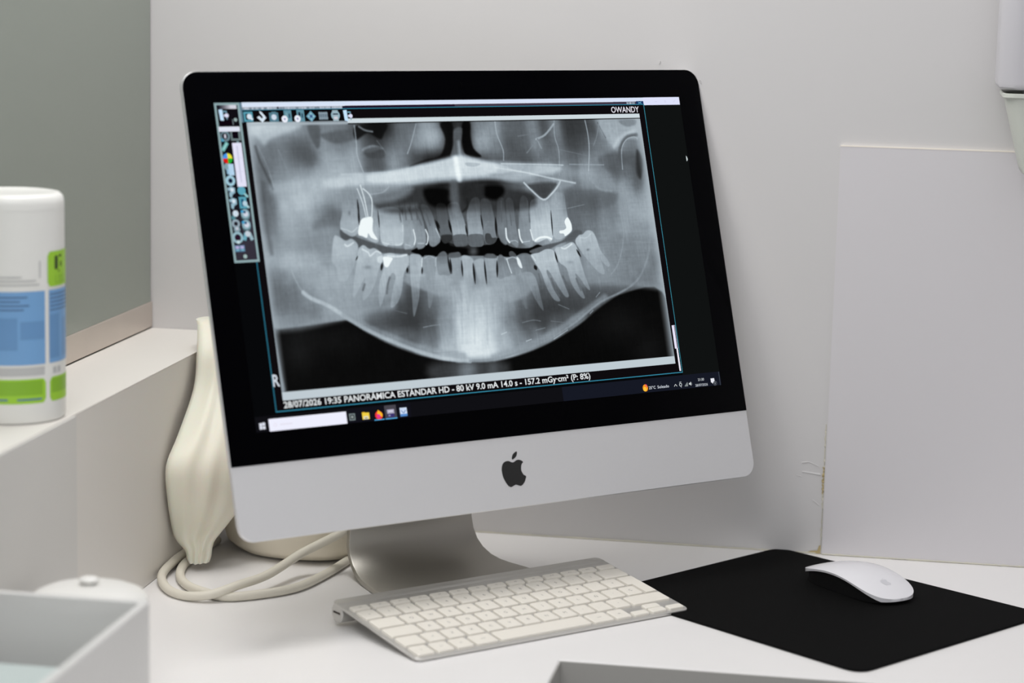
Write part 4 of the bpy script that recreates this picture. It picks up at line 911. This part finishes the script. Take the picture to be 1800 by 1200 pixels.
bt_l = MB(); patch(bt_l, -36, 37.5, 16.5, 35.5, .12, 0, 3.5); patch(bt_l, 43, 112, 16.5, 35.5, .12, 0, 3.5); patch(bt_l, -36, 33, 23, 34, .18, 1); patch(bt_l, 46, 108, 23, 34, .18, 1)
patch(bt_l, -34, -6, 19, 20.4, .22, 2); patch(bt_l, 4, 32, 19, 20.4, .22, 2)
bt_l.build('lower_green_label', [M['lab_green'], M['lab_dgreen'], M['lab_ink']], bt, True)
bt_l = MB(); patch(bt_l, -34, 36, 38, 44.6, .12, 0); patch(bt_l, 48, 54, 38, 43, .15, 0); patch(bt_l, 56, 62, 38, 43, .15, 0)
bt_l.build('grey_band', M['lab_grey'], bt, True); bt_l = MB()
for z, a, b in ((113.5, -34, 10), (110.5, -34, 26), (107.5, -34, 30)): patch(bt_l, a, b, z, z+1.1, .15, 0)
patch(bt_l, 30, 31.5, 113, 126, .15, 0)
bt_l.build('fine_print', M['lab_grey'], bt, True)

# ------------------------------------------------------------------ open box and lidded jar in the near left corner
bx = empty('open_box', (-258, -490, 0)); tag(bx, 'pale grey open box in the near left corner of the desk, blurred', 'box')
def openbox(mb, x0, x1, y0, y1, h, t, fl):
    o = lambda z, i: [(x+(x0+x1)/2, y+(y0+y1)/2, z) for x, y in rrect(x1-x0-2*i, y1-y0-2*i, 3, 4)]
    mb.loft([o(0, 1), o(1, 0), o(h-.6, 0), o(h, .6), o(h, t-.6), o(h-.6, t), o(fl, t)])
mb = MB(); openbox(mb, -62, 66, -150, 92, 100, 6.0, 3); mb.build('box_body', M['boxp'], bx, False)
mb = MB()
for k in range(11): mb.box(-54+k*.4, -140+k*.5, 3.4+k*5.1, 34-k*1.5, 70-k*1.5, 8.2+k*5.1, b=.8)
tl = mb.build('folded_sheets', M['teal']); tl.location = bx.location; tag(tl, 'stack of pale teal folded sheets inside the open box', 'sheets')
jr = empty('lidded_jar', (-264, -323, 0)); tag(jr, 'round white jar with a domed knob lid behind the open box', 'jar')
lathe([(36, 0), (40, 2), (41, 6), (41, 72), (40, 74.6)]).build('jar_body', M['jar'], jr, True)
lathe([(42.6, 75), (43.2, 76.2), (43, 77.6), (40, 80.4), (33, 83.4), (24, 85.6), (12, 87), (1, 87.2)]).build('jar_lid', M['jar'], jr, True)
lathe([(5.5, 87.3), (5.0, 88.6), (7.4, 90), (7.4, 91.4), (5.5, 92.6), (.5, 93)], 24).build('lid_knob', M['jar'], jr, True)

# ------------------------------------------------------------------ dispenser on the wall at the upper right
ds = empty('wall_dispenser', (470, 210, 446)); tag(ds, 'white wall dispenser at the upper right edge above the white board', 'dispenser')
rings = []
for z, i in ((0, 3), (2, .8), (5, 0), (240, 0), (248, 6)): rings.append([(x, y, z) for x, y in rrect(168-2*i, 92-2*i, 18, 8)])
MB().loft(rings).build('dispenser_body', M['disp'], ds, True)
MB().box(-60, -20, -4, 60, 20, 0.2).build('underside', M['lab_grey'], ds)
cp = empty('catch_cup', (462, 205, 372)); tag(cp, 'tapered translucent white plastic bin hanging below the wall dispenser', 'cup')
rings = []
for z, w, d, in ((0, 98, 62), (1.5, 102, 66), (8, 106, 68), (66, 136, 84), (67.5, 142, 90), (70.5, 142, 90), (71, 140, 88), (69.5, 133, 81), (8, 102, 64), (3, 98, 60)): rings.append([(x, y, z) for x, y in rrect(w, d, 12, 6)])
MB().loft(rings).build('cup_wall', M['cup'], cp, True, 40)
